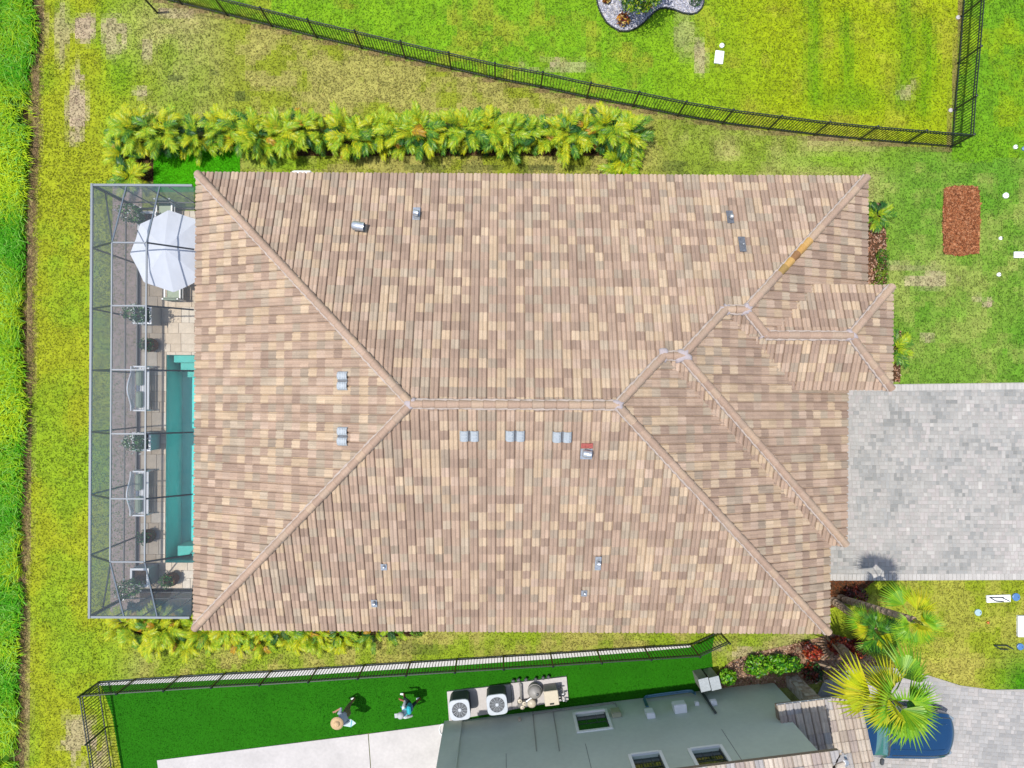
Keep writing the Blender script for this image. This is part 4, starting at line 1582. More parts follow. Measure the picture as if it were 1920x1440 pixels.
def planter(x, y, label, seed, hgt=1.35, lean=(0, 0), s=0.66):
    t = thing('planter_box', label, 'planter', (x, y, 0.027), 0, 'white planters on the pool deck')
    h = 0.8
    for sx, sy, w, d in ((-1, 0, .05, s), (1, 0, .05, s), (0, -1, s - .1, .05), (0, 1, s - .1, .05)):
        MB().bbox((x + sx * (s / 2 - .025), y + sy * (s / 2 - .025), .027 + h / 2), (w, d, h), 0, .006).build('side_panel', mat_planter, t)
    rim = MB()
    for sx, sy, w, d in ((-1, 0, .08, s + .04), (1, 0, .08, s + .04), (0, -1, s - .12, .08), (0, 1, s - .12, .08)):
        rim.bbox((x + sx * (s / 2 - .02), y + sy * (s / 2 - .02), .027 + h + .015), (w, d, .04), 0, .006)
    rim.build('rim', M_WHITE, t)
    MB().box((x, y, .7), (s - .1, s - .1, .05)).build('soil', M_SOIL, t)
    sh = shrub('flowering_shrub', label.replace('white box planter', 'white flowering shrub in the box planter'), 'shrub', (x + lean[0], y + lean[1], .72), (.42, .34, hgt / 2 - .1), 650, .085, GRN, seed, 3, 'flowering shrubs in the planters')
    V_, F_, C_ = leaf_cloud(60, (x + lean[0], y + lean[1], .72 + hgt / 2), (.46, .38, hgt / 2), .1, WF, seed + 5, .9)
    np_mesh('blossom', V_, F_, M_LEAF, C_, sh)['kind'] = 'stuff'


mat_planter = mat('planter_side', (0.30, 0.33, 0.36), rough=0.6, var=0.05)
planter(-13.5, 2.82, 'white box planter midway between the umbrella and the upper bench', 41)
planter(-13.5, -1.95, 'white box planter between the two benches', 42)
planter(-13.55, -7.05, 'white box planter in the lower corner of the enclosure', 43, 1.5, (-.1, -.25))
planter(-13.35, 6.35, 'white box planter in the upper corner behind the umbrella', 44, 1.5, (-.25, .1))


def pot(x, y, label, seed):
    t = thing('wicker_pot', label, 'plant pot', (x, y, 0.027), 0, 'round wicker pots on the pool deck')
    MB().lathe((x, y, .027), [(.15, 0), (.24, .12), (.27, .27), (.22, .42), (.24, .45), (.2, .45), (.19, .36), (.01, .36)], 18).build('basket', M_WICKER, t, smooth=True)
    shrub('potted_plant', label.replace('round wicker pot', 'small leafy plant in the wicker pot'), 'plant', (x - .02, y, .40), (.27, .27, .25), 260, .08, GRN, seed, 2, 'plants in the wicker pots')


pot(-13.45, 1.72, 'round wicker pot beside the upper bench', 51)
pot(-13.5, -5.6, 'round wicker pot below the lower bench', 52)
pot(-12.6, -7.25, 'round wicker pot past the lower end of the pool', 53)

# umbrella with table and armchairs
UC = P(314, 468, 2.62)
um = thing('patio_umbrella', 'white octagonal patio umbrella standing inside the enclosure', 'umbrella', (UC.x, UC.y, 0.027))
R = 1.46
apex = Vector((UC.x, UC.y, 2.85))
for k in range(8):
    a0, a1 = math.radians(45 * k + 4), math.radians(45 * (k + 1) + 4)
    gore = MB()
    rows = []
    for q in range(6):
        f = q / 5
        row = []
        for w in range(5):
            aw = a0 + (a1 - a0) * w / 4
            rr_ = R * f * (1 - 0.076 * math.sin(math.pi * w / 4))
            zz = apex.z - .50 * f ** 1.12 - 0.05 * f * math.sin(math.pi * w / 4)
            row.append((UC.x + rr_ * math.cos(aw), UC.y + rr_ * math.sin(aw), zz))
        rows.append(row)
    vs = [p for r_ in rows for p in r_]
    fs = []
    for q in range(5):
        for w in range(4):
            f = (q * 5 + w, (q + 1) * 5 + w, (q + 1) * 5 + w + 1, q * 5 + w + 1)
            fs.append(f)
    gore.add(vs, fs)
    gore.build('canopy_panel', M_CANVAS, um, smooth=True)
    e = apex + Vector((R * math.cos(a0), R * math.sin(a0), -.51))
    MB().tube([apex - Vector((0, 0, .04)), e], 0.012, 5).build('rib', M_WICKER, um)
MB().tube([(UC.x, UC.y, .03), (UC.x, UC.y, 2.83)], .025, 10).build('pole', M_WICKER, um)
MB().lathe((UC.x, UC.y, .03), [(.3, 0), (.3, .05), (.06, .1), (.04, .3)], 16).build('base', M_FENCE, um)


def armchair(x, y, rz, label):
    t = thing('armchair', label, 'chair', (x, y, 0.027), rz, 'white armchairs under the umbrella')
    b = ORIG[t.name]
    ORIG[t.name] = Vector((0, 0, 0))
    for sx in (-1, 1):
        for sy in (-1, 1):
            MB().beam((sx * .28, sy * .28, 0), (sx * .28, sy * .28, .4 if sx > 0 else .8), .05, .05).build('leg', M_WHITE, t)
    MB().bbox((0, 0, .36), (.62, .62, .06), 0, .01).build('seat_frame', M_WHITE, t)
    MB().bbox((.02, 0, .45), (.56, .54, .12), 0, .04).build('seat_cushion', M_SAGE, t)
    MB().bbox((-.27, 0, .62), (.1, .54, .42), 0, .04).build('back_cushion', M_SAGE, t)
    for sy in (-1, 1):
        MB().bbox((0, sy * .29, .6), (.6, .06, .04), 0, .01).build('armrest', M_WHITE, t)
    ORIG[t.name] = b


armchair(P(337, 552).x, P(337, 552).y - .0, math.radians(90), 'white armchair with sage cushion below the umbrella')
armchair(P(322, 397).x, P(322, 397).y, math.radians(-90), 'white armchair above the umbrella at the enclosure end wall')
tb = thing('patio_table', 'round white table under the umbrella', 'table', (UC.x, UC.y, .027))
MB().lathe((UC.x, UC.y, .70), [(.55, 0), (.55, .03)], 24).build('table_top', M_WHITE, tb)
for k in range(4):
    a_ = math.radians(45 + 90 * k)
    MB().beam((UC.x + .36 * math.cos(a_), UC.y + .36 * math.sin(a_), .03), (UC.x + .36 * math.cos(a_), UC.y + .36 * math.sin(a_), .7), .045, .045).build('leg', M_WHITE, tb)

# ------------------------------------------------------------------ fences
FH = 1.37


def fence(name, label, line, gate=False, first=True, last=True):
    pts = [P(x, y) for x, y in line]
    t = thing(name, label, 'fence' if not gate else 'gate', pts[0])
    o0 = ORIG[t.name]
    post_me = bpy.data.meshes.new('post')
    m1 = MB().bbox((0, 0, FH / 2), (.06, .06, FH), 0, .004)
    m1.lathe((0, 0, FH - .005), [(.034, 0), (.045, .02), (.045, .035), (.02, .05), (.026, .07), (.001, .09)], 8)
    post_me.from_pydata(m1.v, [], m1.f)
    post_me.materials.append(M_FENCE)
    pk = bpy.data.meshes.new('picket')
    m2 = MB().box((0, 0, (FH - .06 + .08) / 2), (.02, .02, FH - .06 - .08))
    pk.from_pydata(m2.v, [], m2.f)
    pk.materials.append(M_FENCE)
    for i, p in enumerate(pts):
        if (i == 0 and not first) or (i == len(pts) - 1 and not last):
            continue
        o = bpy.data.objects.new('post', post_me)
        o.location = p - o0
        d = pts[min(i + 1, len(pts) - 1)] - pts[max(i - 1, 0)]
        o.rotation_euler = (0, 0, math.atan2(d.y, d.x))
        link(o, t)
    for i in range(len(pts) - 1):
        a_, b_ = pts[i], pts[i + 1]
        d = b_ - a_
        L = d.length
        d.normalize()
        rl = None
        for nm, z in (('bottom_rail', .12), ('upper_rail', FH - .2), ('top_rail', FH - .05)):
            r_ = MB().beam(a_ + d * .031 + Vector((0, 0, z)), b_ - d * .031 + Vector((0, 0, z)), .032, .034).build(nm, M_FENCE, t)
            rl = rl or r_
        n = max(2, round(L / .112))
        for k in range(1, n):
            o = bpy.data.objects.new('picket', pk)
            q = a_ + d * (L * k / n)
            o.location = q - o0
            o.rotation_euler = (0, 0, math.atan2(d.y, d.x))
            link(o, rl)
    return t


fence('metal_fence', 'long black metal fence running across the lawns above the palm hedge', TOPF, last=False)
fence('metal_fence', 'black metal fence running up the lawn from the far corner post', RIGHTF)
fence('metal_fence', 'long black metal fence on the white concrete strip beside the artificial turf', BOTF, last=False)
fence('metal_fence', 'short black metal fence closing the artificial turf beside the open lawn', LEFTF, first=False)
fence('metal_gate', 'short black metal gate at the driveway end of the turf run', GATEF, True)
pp = P(295, 24)
lp = thing('metal_post', 'lone black metal post near the start of the long fence', 'post', pp)
MB().bbox((pp.x, pp.y, .68), (.07, .07, 1.36), .8, .004).build('shaft', M_FENCE, lp)
MB().lathe((pp.x, pp.y, 1.36), [(.045, 0), (.05, .02), (.001, .06)], 8).build('cap', M_FENCE, lp)
# ------------------------------------------------------------------ neighbour house
NANG = math.radians(7.0) + ROLL
N0 = P(868, 1350)
ND = Vector((math.cos(NANG), math.sin(NANG), 0))
NN = Vector((-math.sin(NANG), math.cos(NANG), 0))        # outward (towards the lawn)


def NW(s, off, z):
    """point on the neighbour's frame: s along the wall, off outwards"""
    v_ = N0 + ND * s + NN * off
    return Vector((v_.x, v_.y, z))


def PWALL(px, py, off=0.0):
    """(s, z) where the line of sight through a pixel meets the neighbour's wall"""
    d = P(px, py, 0.0) - Vector((0, 0, CAM_H))
    o = Vector((0, 0, CAM_H))
    t = ((N0 + NN * off) - o).dot(NN) / d.dot(NN)
    h = o + d * t
    return (h - N0).dot(ND), h.z


nh = thing('house', 'two storey grey green stucco house beside the artificial turf', 'house', N0)
EZ = 5.75
S_R = PWALL(1483, 1350)[0]                 # right end of the upper storey
S_L = PWALL(1449, 1277)[0]                 # right end of the ground floor wall


def nbox(mb, s0, s1, o0, o1, z0, z1):
    c = NW((s0 + s1) / 2, (o0 + o1) / 2, (z0 + z1) / 2)
    mb.box(c, (s1 - s0, o1 - o0, z1 - z0), NANG)
    return mb


wins = []
for (x0, y0, x1, y1) in ((1079, 1340, 1134, 1372), (1184, 1419, 1236, 1470), (1296, 1408, 1350, 1462)):
    s0, z0 = PWALL(x0, y0)
    s1, _ = PWALL(x1, y0 - (x1 - x0) * .12)
    _, z1 = PWALL(x0 + 8, y1)
    wins.append((s0, s1, z0, min(z1, EZ - .3)))
# front wall built as strips round the window openings, so that the panes sit in real recesses
wl2 = MB()
cuts = sorted({-0.05, S_R} | {w[0] for w in wins} | {w[1] for w in wins})
for a_, b_ in zip(cuts[:-1], cuts[1:]):
    m_ = (a_ + b_) / 2
    zz = 0.0
    for w in sorted([w for w in wins if w[0] < m_ < w[1]], key=lambda w: w[2]):
        nbox(wl2, a_, b_, -0.25, 0.0, zz, w[2])
        zz = w[3]
    nbox(wl2, a_, b_, -0.25, 0.0, zz, EZ)
nbox(wl2, -0.05, S_R, -9.0, -0.25, 0.0, EZ)
wl2.build('wall', M_STUCG, nh)
nbox(MB(), S_R, S_L, -9.0, -0.03, 0.0, 2.8).build('ground_floor_wall', M_STUCG, nh)
nbox(MB(), -0.72, -0.05, -9.0, 0.06, 0.0, EZ).build('corner_pier', M_STUCG, nh)
nbox(MB(), -0.085, -0.02, 0.0, 0.075, 0.0, EZ).build('downspout', M_STUCG, nh)
for s, z0, z1 in ((PWALL(1350, 1363)[0], 3.1, EZ), (PWALL(1098, 1396)[0], 2.95, EZ), (PWALL(949, 1415)[0], 2.95, EZ)):
    nbox(MB(), s - .008, s + .008, 0.0, 0.004, z0, z1).build('control_joint', M_LEAD, nh)
for (s0, s1, z0, z1) in wins:
    fr = MB()
    nbox(fr, s0 - .1, s0, 0.0, 0.05, z0 - .1, z1 + .1)
    nbox(fr, s1, s1 + .1, 0.0, 0.05, z0 - .1, z1 + .1)
    nbox(fr, s0, s1, 0.0, 0.05, z1, z1 + .1)
    w_ = fr.build('window', M_TRIM, nh)
    nbox(MB(), s0, s1, 0.0, 0.07, z0 - .1, z0).build('sill', M_TRIM, w_)
    mid = (z0 + z1) / 2
    nbox(MB(), s0 + .04, s1 - .04, -.09, -.08, z0 + .04, mid - .02).build('pane', M_GLASS, w_)
    nbox(MB(), s0 + .04, s1 - .04, -.07, -.06, mid + .02, z1 - .04).build('pane', M_GLASS, w_)
    nbox(MB(), s0, s1, -.09, -.05, mid - .02, mid + .02).build('meeting_rail', M_BRONZE, w_)
    nbox(MB(), s0, s0 + .04, -.1, -.04, z0, z1).build('jamb', M_BRONZE, w_)
    nbox(MB(), s1 - .04, s1, -.1, -.04, z0, z1).build('jamb', M_BRONZE, w_)
    for q in (1, 2):
        ss = s0 + (s1 - s0) * q / 3
        nbox(MB(), ss - .01, ss + .01, -.079, -.07, z0 + .04, mid - .02).build('muntin', M_BRONZE, w_)
    nbox(MB(), s0 + .04, s1 - .04, -.079, -.07, (z0 + mid) / 2 - .01, (z0 + mid) / 2 + .01).build('muntin', M_BRONZE, w_)

NTP = [S(214, 200, 184), S(205, 188, 172), S(190, 174, 164), S(196, 190, 186), S(222, 206, 188)]
NTW = [10, 10, 8, 8, 6]


def n_colour(pid, i, j):
    return tile_colour(pid, i, j, 0, NTP, NTW)


# upper roof: eave over the wall
nr = MB()
zu = 5.95
ov = 0.34
nbox(nr, -1.1, S_R + .35, -9.5, ov, zu - .22, zu - .02)
nroof = nr.build('roof', M_FASCIA, nh)
e2, n2 = (ND.x, ND.y), (-NN.x, -NN.y)
a_, b_, c_, d_ = NW(-1.1, ov, 0), NW(S_R + .35, ov, 0), NW(S_R - 3.0, ov - 3.35, 0), NW(-1.1, ov - 3.35, 0)
pu = TilePlane(21, (a_.x, a_.y), e2, n2, zu, [[(a_.x, a_.y), (b_.x, b_.y), (c_.x, c_.y), (d_.x, d_.y)]])
nroof2 = nr = MB()
c2 = NW(S_R + .35, -3.0, 0)
pe = TilePlane(22, (b_.x, b_.y), (-NN.x, -NN.y), (-ND.x, -ND.y), zu, [[(b_.x, b_.y), NW(S_R + .35, -3.0, 0).xy[:], NW(S_R - 2.6, -2.95, 0).xy[:]]])
lay_tiles([pu, pe], nroof, 60, None, n_colour)
# lower roof over the garage, running past the upper storey
zl = 3.0
ovl = 0.5
sL0, sL1 = PWALL(1455, 1322, ovl)[0], PWALL(1612, 1335, ovl - .3)[0] + .25
lr = MB()
nbox(lr, sL0, sL1, -0.02, ovl, zl - .25, zl - .02)
nbox(lr, S_R + .01, sL1, -9.0, -0.02, zl - .25, zl - .02)
lroof = lr.build('garage_roof', M_FASCIA, nh)
A_, B_ = NW(sL0, ovl, 0), NW(sL1, ovl, 0)
C1, D1 = NW(sL1, -6.0, 0), NW(S_R - .02, -6.0, 0)
E1, F1 = NW(S_R - .02, -.02, 0), NW(sL0, -.02, 0)
pl1 = TilePlane(23, (A_.x, A_.y), e2, n2, zl, [[(A_.x, A_.y), (B_.x, B_.y), NW(sL1, -.02, 0).xy[:], F1.xy[:]],
                                             [E1.xy[:], NW(sL1, -.02, 0).xy[:], C1.xy[:], D1.xy[:]]], pitch=0.25, w=0.27, ex=0.35)
lay_tiles([pl1], lroof, 120, None, n_colour)
# stepped gable fill under the sloping garage roof so that it reads solid
gf = MB()
p0, p1 = NW(sL1 - .02, ovl - .02, zl - .1), NW(sL1 - .02, -6.0, zl - .1)
p2 = NW(sL1 - .02, -6.0, zl + 6.5 * .25 - .03)
gf.add([p0, p1, p2], [(0, 1, 2)])
gf.build('gable_wall', M_STUCG, nh)
# white eave lip
lipm = MB()
lipm.beam(NW(sL0, ovl + .045, zl - .02), NW(sL1, ovl + .045, zl - .02), .05, .05)
lipm.build('drip_edge', M_WHITE, nh)
# pipe vent on the garage roof
vp = NW(PWALL(1585, 1420, -1.2)[0] - .1, -1.3, zl + 1.8 * .25 + .06)
vm = MB().bbox(vp, (.34, .3, .06), NANG, .01)
vv_ = vm.build('roof_vent', M_VENT, nh)
MB().lathe((vp.x, vp.y, vp.z), [(.08, 0), (.08, .2), (.12, .2), (.12, .26), (.001, .3)], 12).build('vent_cap', M_METAL, vv_)
# stone faced entry column and recess
cb = P(1480, 1264)
col = MB().box((cb.x + .1, cb.y - .25, 1.4), (.36, .36, 2.8), NANG)
col = col.build('entry_column', M_STUCCO, nh)
rs = random.Random(4)
for k in range(17):
    zz = .08 + .165 * k
    for face in range(2):
        run = 0
        while run < .44:
            w = min(rs.uniform(.12, .24), .46 - run)
            if w < .05:
                break
            s_ = -.23 + run + w / 2
            c = (cb.x + .1, cb.y - .25)
            if face == 0:
                q = Vector((c[0], c[1], zz)) + NN * .2 + ND * s_
                sz = (w - .012, .05, .15)
            else:
                q = Vector((c[0], c[1], zz)) - ND * .2 + NN * s_
                sz = (.05, w - .012, .15)
            mb = MB().bbox((0, 0, 0), sz, 0, .01)
            me = bpy.data.meshes.new('stone')
            me.from_pydata(mb.v, [], mb.f)
            me.materials.append(M_PAVERO)
            o = bpy.data.objects.new('stone', me)
            link(o, col)
            o.location = q - ORIG[col.name]
            o.rotation_euler = (0, 0, NANG)
            o.color = rs.choice([S(232, 216, 192), S(214, 194, 168), S(240, 228, 208), S(196, 172, 146)]) + (1,)
            run += w

# ---- equipment along the neighbour's wall
PADZ = 0.1
pad = MB().prism(wpoly([(838, 1297), (957, 1283.5), (960, 1331), (868, 1347), (842, 1352)], PADZ), -.03, PADZ).build('equipment_pad', M_CONC)
tag(pad, kind='structure')
pad2 = MB().prism(wpoly([(957.8, 1281), (1062, 1268.5), (1066, 1312), (960.8, 1330)], PADZ), -.03, PADZ + .02).build('equipment_pad', M_CONC)
tag(pad2, kind='structure')


def condenser(px, py, label):
    c = P(px, py, 1.0)
    t = thing('air_conditioner', label, 'air conditioner', (c.x, c.y, PADZ), 0, 'condensers on the pad')
    h = .88
    MB().bbox((c.x, c.y, PADZ + h / 2 + .01), (.72, .72, h - .02), NANG, .07).build('coil_body', M_COIL, t)
    for k in range(9):
        for f in range(4):
            an = NANG + f * math.pi / 2
            d, s = Vector((math.cos(an), math.sin(an), 0)), Vector((-math.sin(an), math.cos(an), 0))
            q = Vector((c.x, c.y, PADZ + .08 + .085 * k)) + d * .363
            MB().beam(q - s * .28, q + s * .28, .01, .02).build('louvre', M_COIL, t)
    top = MB()
    n = 40
    hs = .385
    zt = PADZ + h
    vs = []
    for k in range(n):
        a = 2 * math.pi * k / n
        ca_, sa_ = math.cos(a), math.sin(a)
        m = (abs(ca_) ** 5 + abs(sa_) ** 5) ** (-1 / 5)
        x, y = hs * m * ca_, hs * m * sa_
        cr, sr = math.cos(NANG), math.sin(NANG)
        for (fx, fy, z) in ((x, y, zt - .03), (x, y, zt + .03), (x * .97, y * .97, zt + .045), (.29 * ca_, .29 * sa_, zt + .045), (.285 * ca_, .285 * sa_, zt - .02)):
            vs.append((c.x + fx * cr - fy * sr, c.y + fx * sr + fy * cr, z))
    fs = []
    for k in range(n):
        k2 = (k + 1) % n
        for r_ in range(4):
            fs.append((k * 5 + r_, k2 * 5 + r_, k2 * 5 + r_ + 1, k * 5 + r_ + 1))
    top.add(vs, fs)
    top.build('top_cover', M_ACTOP, t)
    MB().lathe((c.x, c.y, zt - .14), [(.284, 0), (.001, .0)], 24).build('fan_well', M_ACWELL, t)
    for k in range(3):
        a = 2 * math.pi * k / 3 + .5
        bl = MB()
        p = []
        for r_, w, in ((.05, .25), (.26, .55)):
            for e, z in ((-w, .0), (w, .035)):
                p.append((c.x + r_ * math.cos(a + e), c.y + r_ * math.sin(a + e), zt - .1 + z))
        bl.add([p[0], p[2], p[3], p[1]], [(0, 1, 2, 3)])
        bl.build('fan_blade', M_ACTOP, t)
    gr = MB()
    for r_ in (.08, .13, .18, .23, .28):
        gr.tube([(c.x + r_ * math.cos(q * math.pi / 12), c.y + r_ * math.sin(q * math.pi / 12), zt + .04) for q in range(25)], .004, 4)
    g_ = gr.build('fan_guard', M_ACTOP, t)
    g_['kind'] = 'stuff'
    sp = MB()
    for k in range(12):
        a = 2 * math.pi * k / 12
        sp.beam((c.x + .05 * math.cos(a), c.y + .05 * math.sin(a), zt + .05), (c.x + .29 * math.cos(a), c.y + .29 * math.sin(a), zt + .046), .008, .006)
    sp.lathe((c.x, c.y, zt + .035), [(.06, 0), (.06, .02), (.001, .025)], 12)
    s_ = sp.build('guard_spokes', M_ACTOP, t)
    s_['kind'] = 'stuff'


M_COIL = mat('coil_dark', (0.05, 0.055, 0.06), rough=0.5, var=0.2, scale=20)
M_ACTOP = mat('ac_grey', (0.40, 0.43, 0.46), rough=0.5, var=0.05)
M_ACWELL = mat('ac_well', (0.34, 0.34, 0.36), rough=0.8, var=0.2)
condenser(862, 1331, 'dark condenser with pale fan top at the patio corner of the pad')
condenser(932, 1321, 'dark condenser with pale fan top next to the pool equipment')
M_CREAM = mat('cream_plastic', S(235, 222, 196), rough=0.45, var=0.05)
M_PGREY = mat('pump_grey', S(176, 172, 166), rough=0.5, var=0.15)
ZP = PADZ + .02


def at(px, py, z):
    return P(px, py, z)


hc = at(1034, 1309, .82)
ht = thing('pool_heater', 'cream topped box pool heater on the equipment pad', 'pool heater', (hc.x, hc.y, ZP))
MB().bbox((hc.x, hc.y, ZP + .33), (.5, .54, .66), NANG, .03).build('cabinet', M_PGREY, ht)
MB().bbox((hc.x, hc.y, ZP + .69), (.54, .56, .07), NANG, .02).build('lid', M_CREAM, ht)
MB().bbox((hc.x + .02, hc.y - .2, ZP + .735), (.16, .06, .02), NANG, .004).build('badge', M_FENCE, ht)
fc = at(1003, 1298, .5)
ft = thing('pool_filter', 'round grey domed pool filter on the equipment pad', 'pool filter', (fc.x, fc.y, ZP))
MB().lathe((fc.x, fc.y, ZP), [(.2, 0), (.25, .05), (.26, .3), (.24, .42), (.16, .5), (.05, .54), (.001, .55)], 20).build('tank', M_PGREY, ft, smooth=True)
MB().tube([(fc.x - .27 * math.cos(q * .349), fc.y + .27 * math.sin(q * .349), ZP + .3) for q in range(19)], .015, 6).build('clamp_ring', M_PGREY, ft)
MB().lathe((fc.x + .08, fc.y - .02, ZP + .52), [(.05, 0), (.05, .05), (.001, .06)], 12).build('gauge', M_COIL, ft)
pc = at(997, 1320, .4)
pm = thing('pool_pump', 'cream lidded pool pump with grey motor against the green wall', 'pool pump', (pc.x, pc.y, ZP))
MB().lathe((pc.x, pc.y, ZP), [(.16, 0), (.17, .25), (.14, .3), (.001, .33)], 16).build('strainer', M_CREAM, pm, smooth=True)
q0 = Vector((pc.x, pc.y, ZP + .16)) - ND * .12
MB().tube([q0, q0 - ND * .06, q0 - ND * .42], [.1, .12, .12], 14).build('motor', M_PGREY, pm, smooth=True)
vc = at(977, 1310, .3)
vl = thing('valve_manifold', 'cluster of white pipes and grey valves left of the filter', 'pipework', (vc.x, vc.y, ZP))
MB().tube([(vc.x, vc.y, ZP + .25), (vc.x - .03, vc.y + .5, ZP + .25), (vc.x - .05, vc.y + .55, ZP + .02)], .035, 8).build('pipe', M_PGREY, vl, smooth=True)
for k, (dx, dy) in enumerate(((-.05, -.05), (.12, -.15), (.05, -.3))):
    MB().lathe((vc.x + dx, vc.y + dy, ZP), [(.04, 0), (.04, .2), (.08, .22), (.08, .3), (.03, .31), (.03, .36), (.001, .37)], 12).build('valve', M_CREAM, vl)
MB().tube([(vc.x + .12, vc.y - .15, ZP + .22), (fc.x, fc.y - .2, ZP + .2)], .03, 8).build('pipe', M_PLASTIC, vl)
MB().tube([(vc.x + .05, vc.y - .3, ZP + .16), (pc.x, pc.y, ZP + .2)], .03, 8).build('pipe', M_PLASTIC, vl)
rc = at(1053, 1300, .2)
rv = thing('valve_manifold', 'white pipes and black valve handles right of the heater', 'pipework', (rc.x, rc.y, ZP))
for k, (dx, dy) in enumerate(((-.02, .25), (.1, .05), (-.02, -.12), (.14, -.2))):
    MB().tube([(rc.x + dx, rc.y + dy, ZP), (rc.x + dx, rc.y + dy, ZP + .25), (rc.x + dx - .1, rc.y + dy, ZP + .28)], .03, 8).build('pipe', M_PLASTIC if k % 2 else M_PGREY, rv)
    MB().bbox((rc.x + dx, rc.y + dy, ZP + .3), (.1, .05, .05), k, .01).build('handle', M_COIL, rv)
for k, (x, y, lab) in enumerate(((962, 1275, 'first'), (972, 1273, 'second'), (986, 1272.5, 'third'), (1004, 1272, 'fourth'), (1018, 1269.5, 'fifth'), (1028, 1268, 'last'))):
    c = P(x, y, .1)
    t = thing('irrigation_valve', f'small black garden valve, {lab} in the row along the pad edge from the condensers', 'valve', (c.x, c.y, 0), 0, 'valves along the pad edge')
    MB().tube([(c.x, c.y, 0), (c.x, c.y, .16)], .02, 6).build('riser', M_PGREY, t)
    MB().bbox((c.x, c.y, .19), (.13, .11, .09), k * .4, .02).build('valve_body', M_COIL, t)


def wall_box(name, px, py, w, h, dpt, m, label, cat):
    s, z = PWALL(px, py, dpt)
    c = NW(s, dpt / 2, z)
    t = thing(name, label, cat, (c.x, c.y, z - h / 2))
    MB().bbox(c, (w, dpt, h), NANG, .012).build('cabinet', m, t)
    MB().bbox(NW(s, dpt + .008, z), (w * .84, .016, h * .8), NANG, .004).build('cover', m, t)
    return t, s, z


M_BEIGE = mat('beige_box', S(205, 205, 170), rough=0.5, var=0.06)
wall_box('control_box', 1154, 1332, .34, .5, .16, M_BEIGE, 'beige pool control box on the green wall right of the window', 'control box')
wall_box('disconnect_box', 1218, 1333, .3, .5, .18, M_PLASTIC, 'narrow pale electrical box below the blue pipe bend', 'electrical box')
wall_box('meter_box', 1273, 1318, .46, .42, .3, M_PLASTIC, 'large white electrical box under the blue pipes', 'electrical box')
wall_box('outlet_box', 974, 1347, .1, .2, .08, M_CREAM, 'small cream outlet box beside the condensers on the green wall', 'outlet')
wall_box('light_fixture', 1306, 1316, .16, .14, .12, M_PLASTIC, 'tiny white fixture on the green wall beside the grey flue', 'wall light')
wall_box('outlet_box', 1337, 1313, .24, .2, .16, M_PLASTIC, 'small white box on the wall below the two grey cabinets', 'outlet')
# two standing cabinets
for (x, y, lab) in ((1321, 1284, 'grey utility cabinet nearer the turf edge'), (1341, 1281, 'grey utility cabinet nearer the leafy bush')):
    c = P(x, y, .9)
    t = thing('utility_cabinet', lab, 'cabinet', (c.x, c.y, 0), 0, 'grey cabinets by the wall')
    MB().bbox((c.x, c.y, .45), (.34, .46, .88), NANG + .12, .015).build('body', M_PGREY, t)
    MB().bbox((c.x, c.y, .905), (.38, .5, .03), NANG + .12, .01).build('lid', M_VENT, t)
# conduits
M_BLUEP = mat('blue_pipe', S(110, 160, 195), rough=0.4, var=0.05)
bp_ = thing('conduit_run', 'pair of pale blue pipes bending along the green wall', 'pipe', NW(PWALL(1250, 1300)[0], .1, 0))
for k in range(2):
    o = .10 + .07 * k
    s0, z0 = PWALL(1212 + 3 * k, 1325, o)
    s1, z1 = PWALL(1222, 1306 - 3 * k, o)
    s2, z2 = PWALL(1290, 1297 - 3 * k, o)
    z1 = max(z1, .12 + .08 * k)
    z2 = max(z2, .12 + .08 * k)
    MB().tube([NW(s0, o, z0), NW(s0 + .02, o, z1 + .14), NW(s0 + .1, o, z1 + .03), NW(s1 + .15, o, z1), NW(s2, o, z2), NW(s2 + .14, o, z2 + .06), NW(s2 + .2, o, z2 + .3)], .03, 8).build('pipe', M_BLUEP, bp_, smooth=True)
cd = thing('conduit_run', 'grey conduit running low along the wall to the beige box', 'pipe', NW(PWALL(1090, 1318)[0], .05, 0))
sa0, sa1 = PWALL(1000, 1332, .05)[0], PWALL(1146, 1312, .05)[0]
MB().tube([NW(sa0, .05, .3), NW(sa1, .05, .22), NW(sa1 + .1, .05, .3), NW(sa1 + .12, .05, .75)], .02, 6).build('pipe', M_PGREY, cd)
for (x0, y0, x1, y1) in ((1002, 1320, 1006, 1408), (1040, 1334, 1049, 1408)):
    s0, z0 = PWALL(x0, y0, .02)
    s1, z1 = PWALL(x1, y1, .02)
    MB().tube([NW(s1, .02, max(.05, z0)), NW(s1, .02, z1)], .012, 6).build('riser', M_PGREY, cd)
fl = thing('flue_pipe', 'dark vertical pipe on the green wall beside the grey cabinets', 'pipe', NW(PWALL(1305, 1290, .06)[0], .06, 0))
s0, _ = PWALL(1304, 1280, .06)
MB().tube([NW(s0, .06, .05), NW(s0, .06, 2.0)], .05, 10).build('pipe', M_COIL, fl)
hs_ = thing('garden_hose', 'loop of thin white hose at the patio corner of the green house', 'hose', P(831, 1365))
c = P(831, 1366)
MB().tube([(c.x + .16 * math.cos(q * .4) * (1 - q * .01), c.y + .22 * math.sin(q * .4), .06 + .004 * q) for q in range(22)], .014, 6).build('loop', M_PLASTIC, hs_, smooth=True)

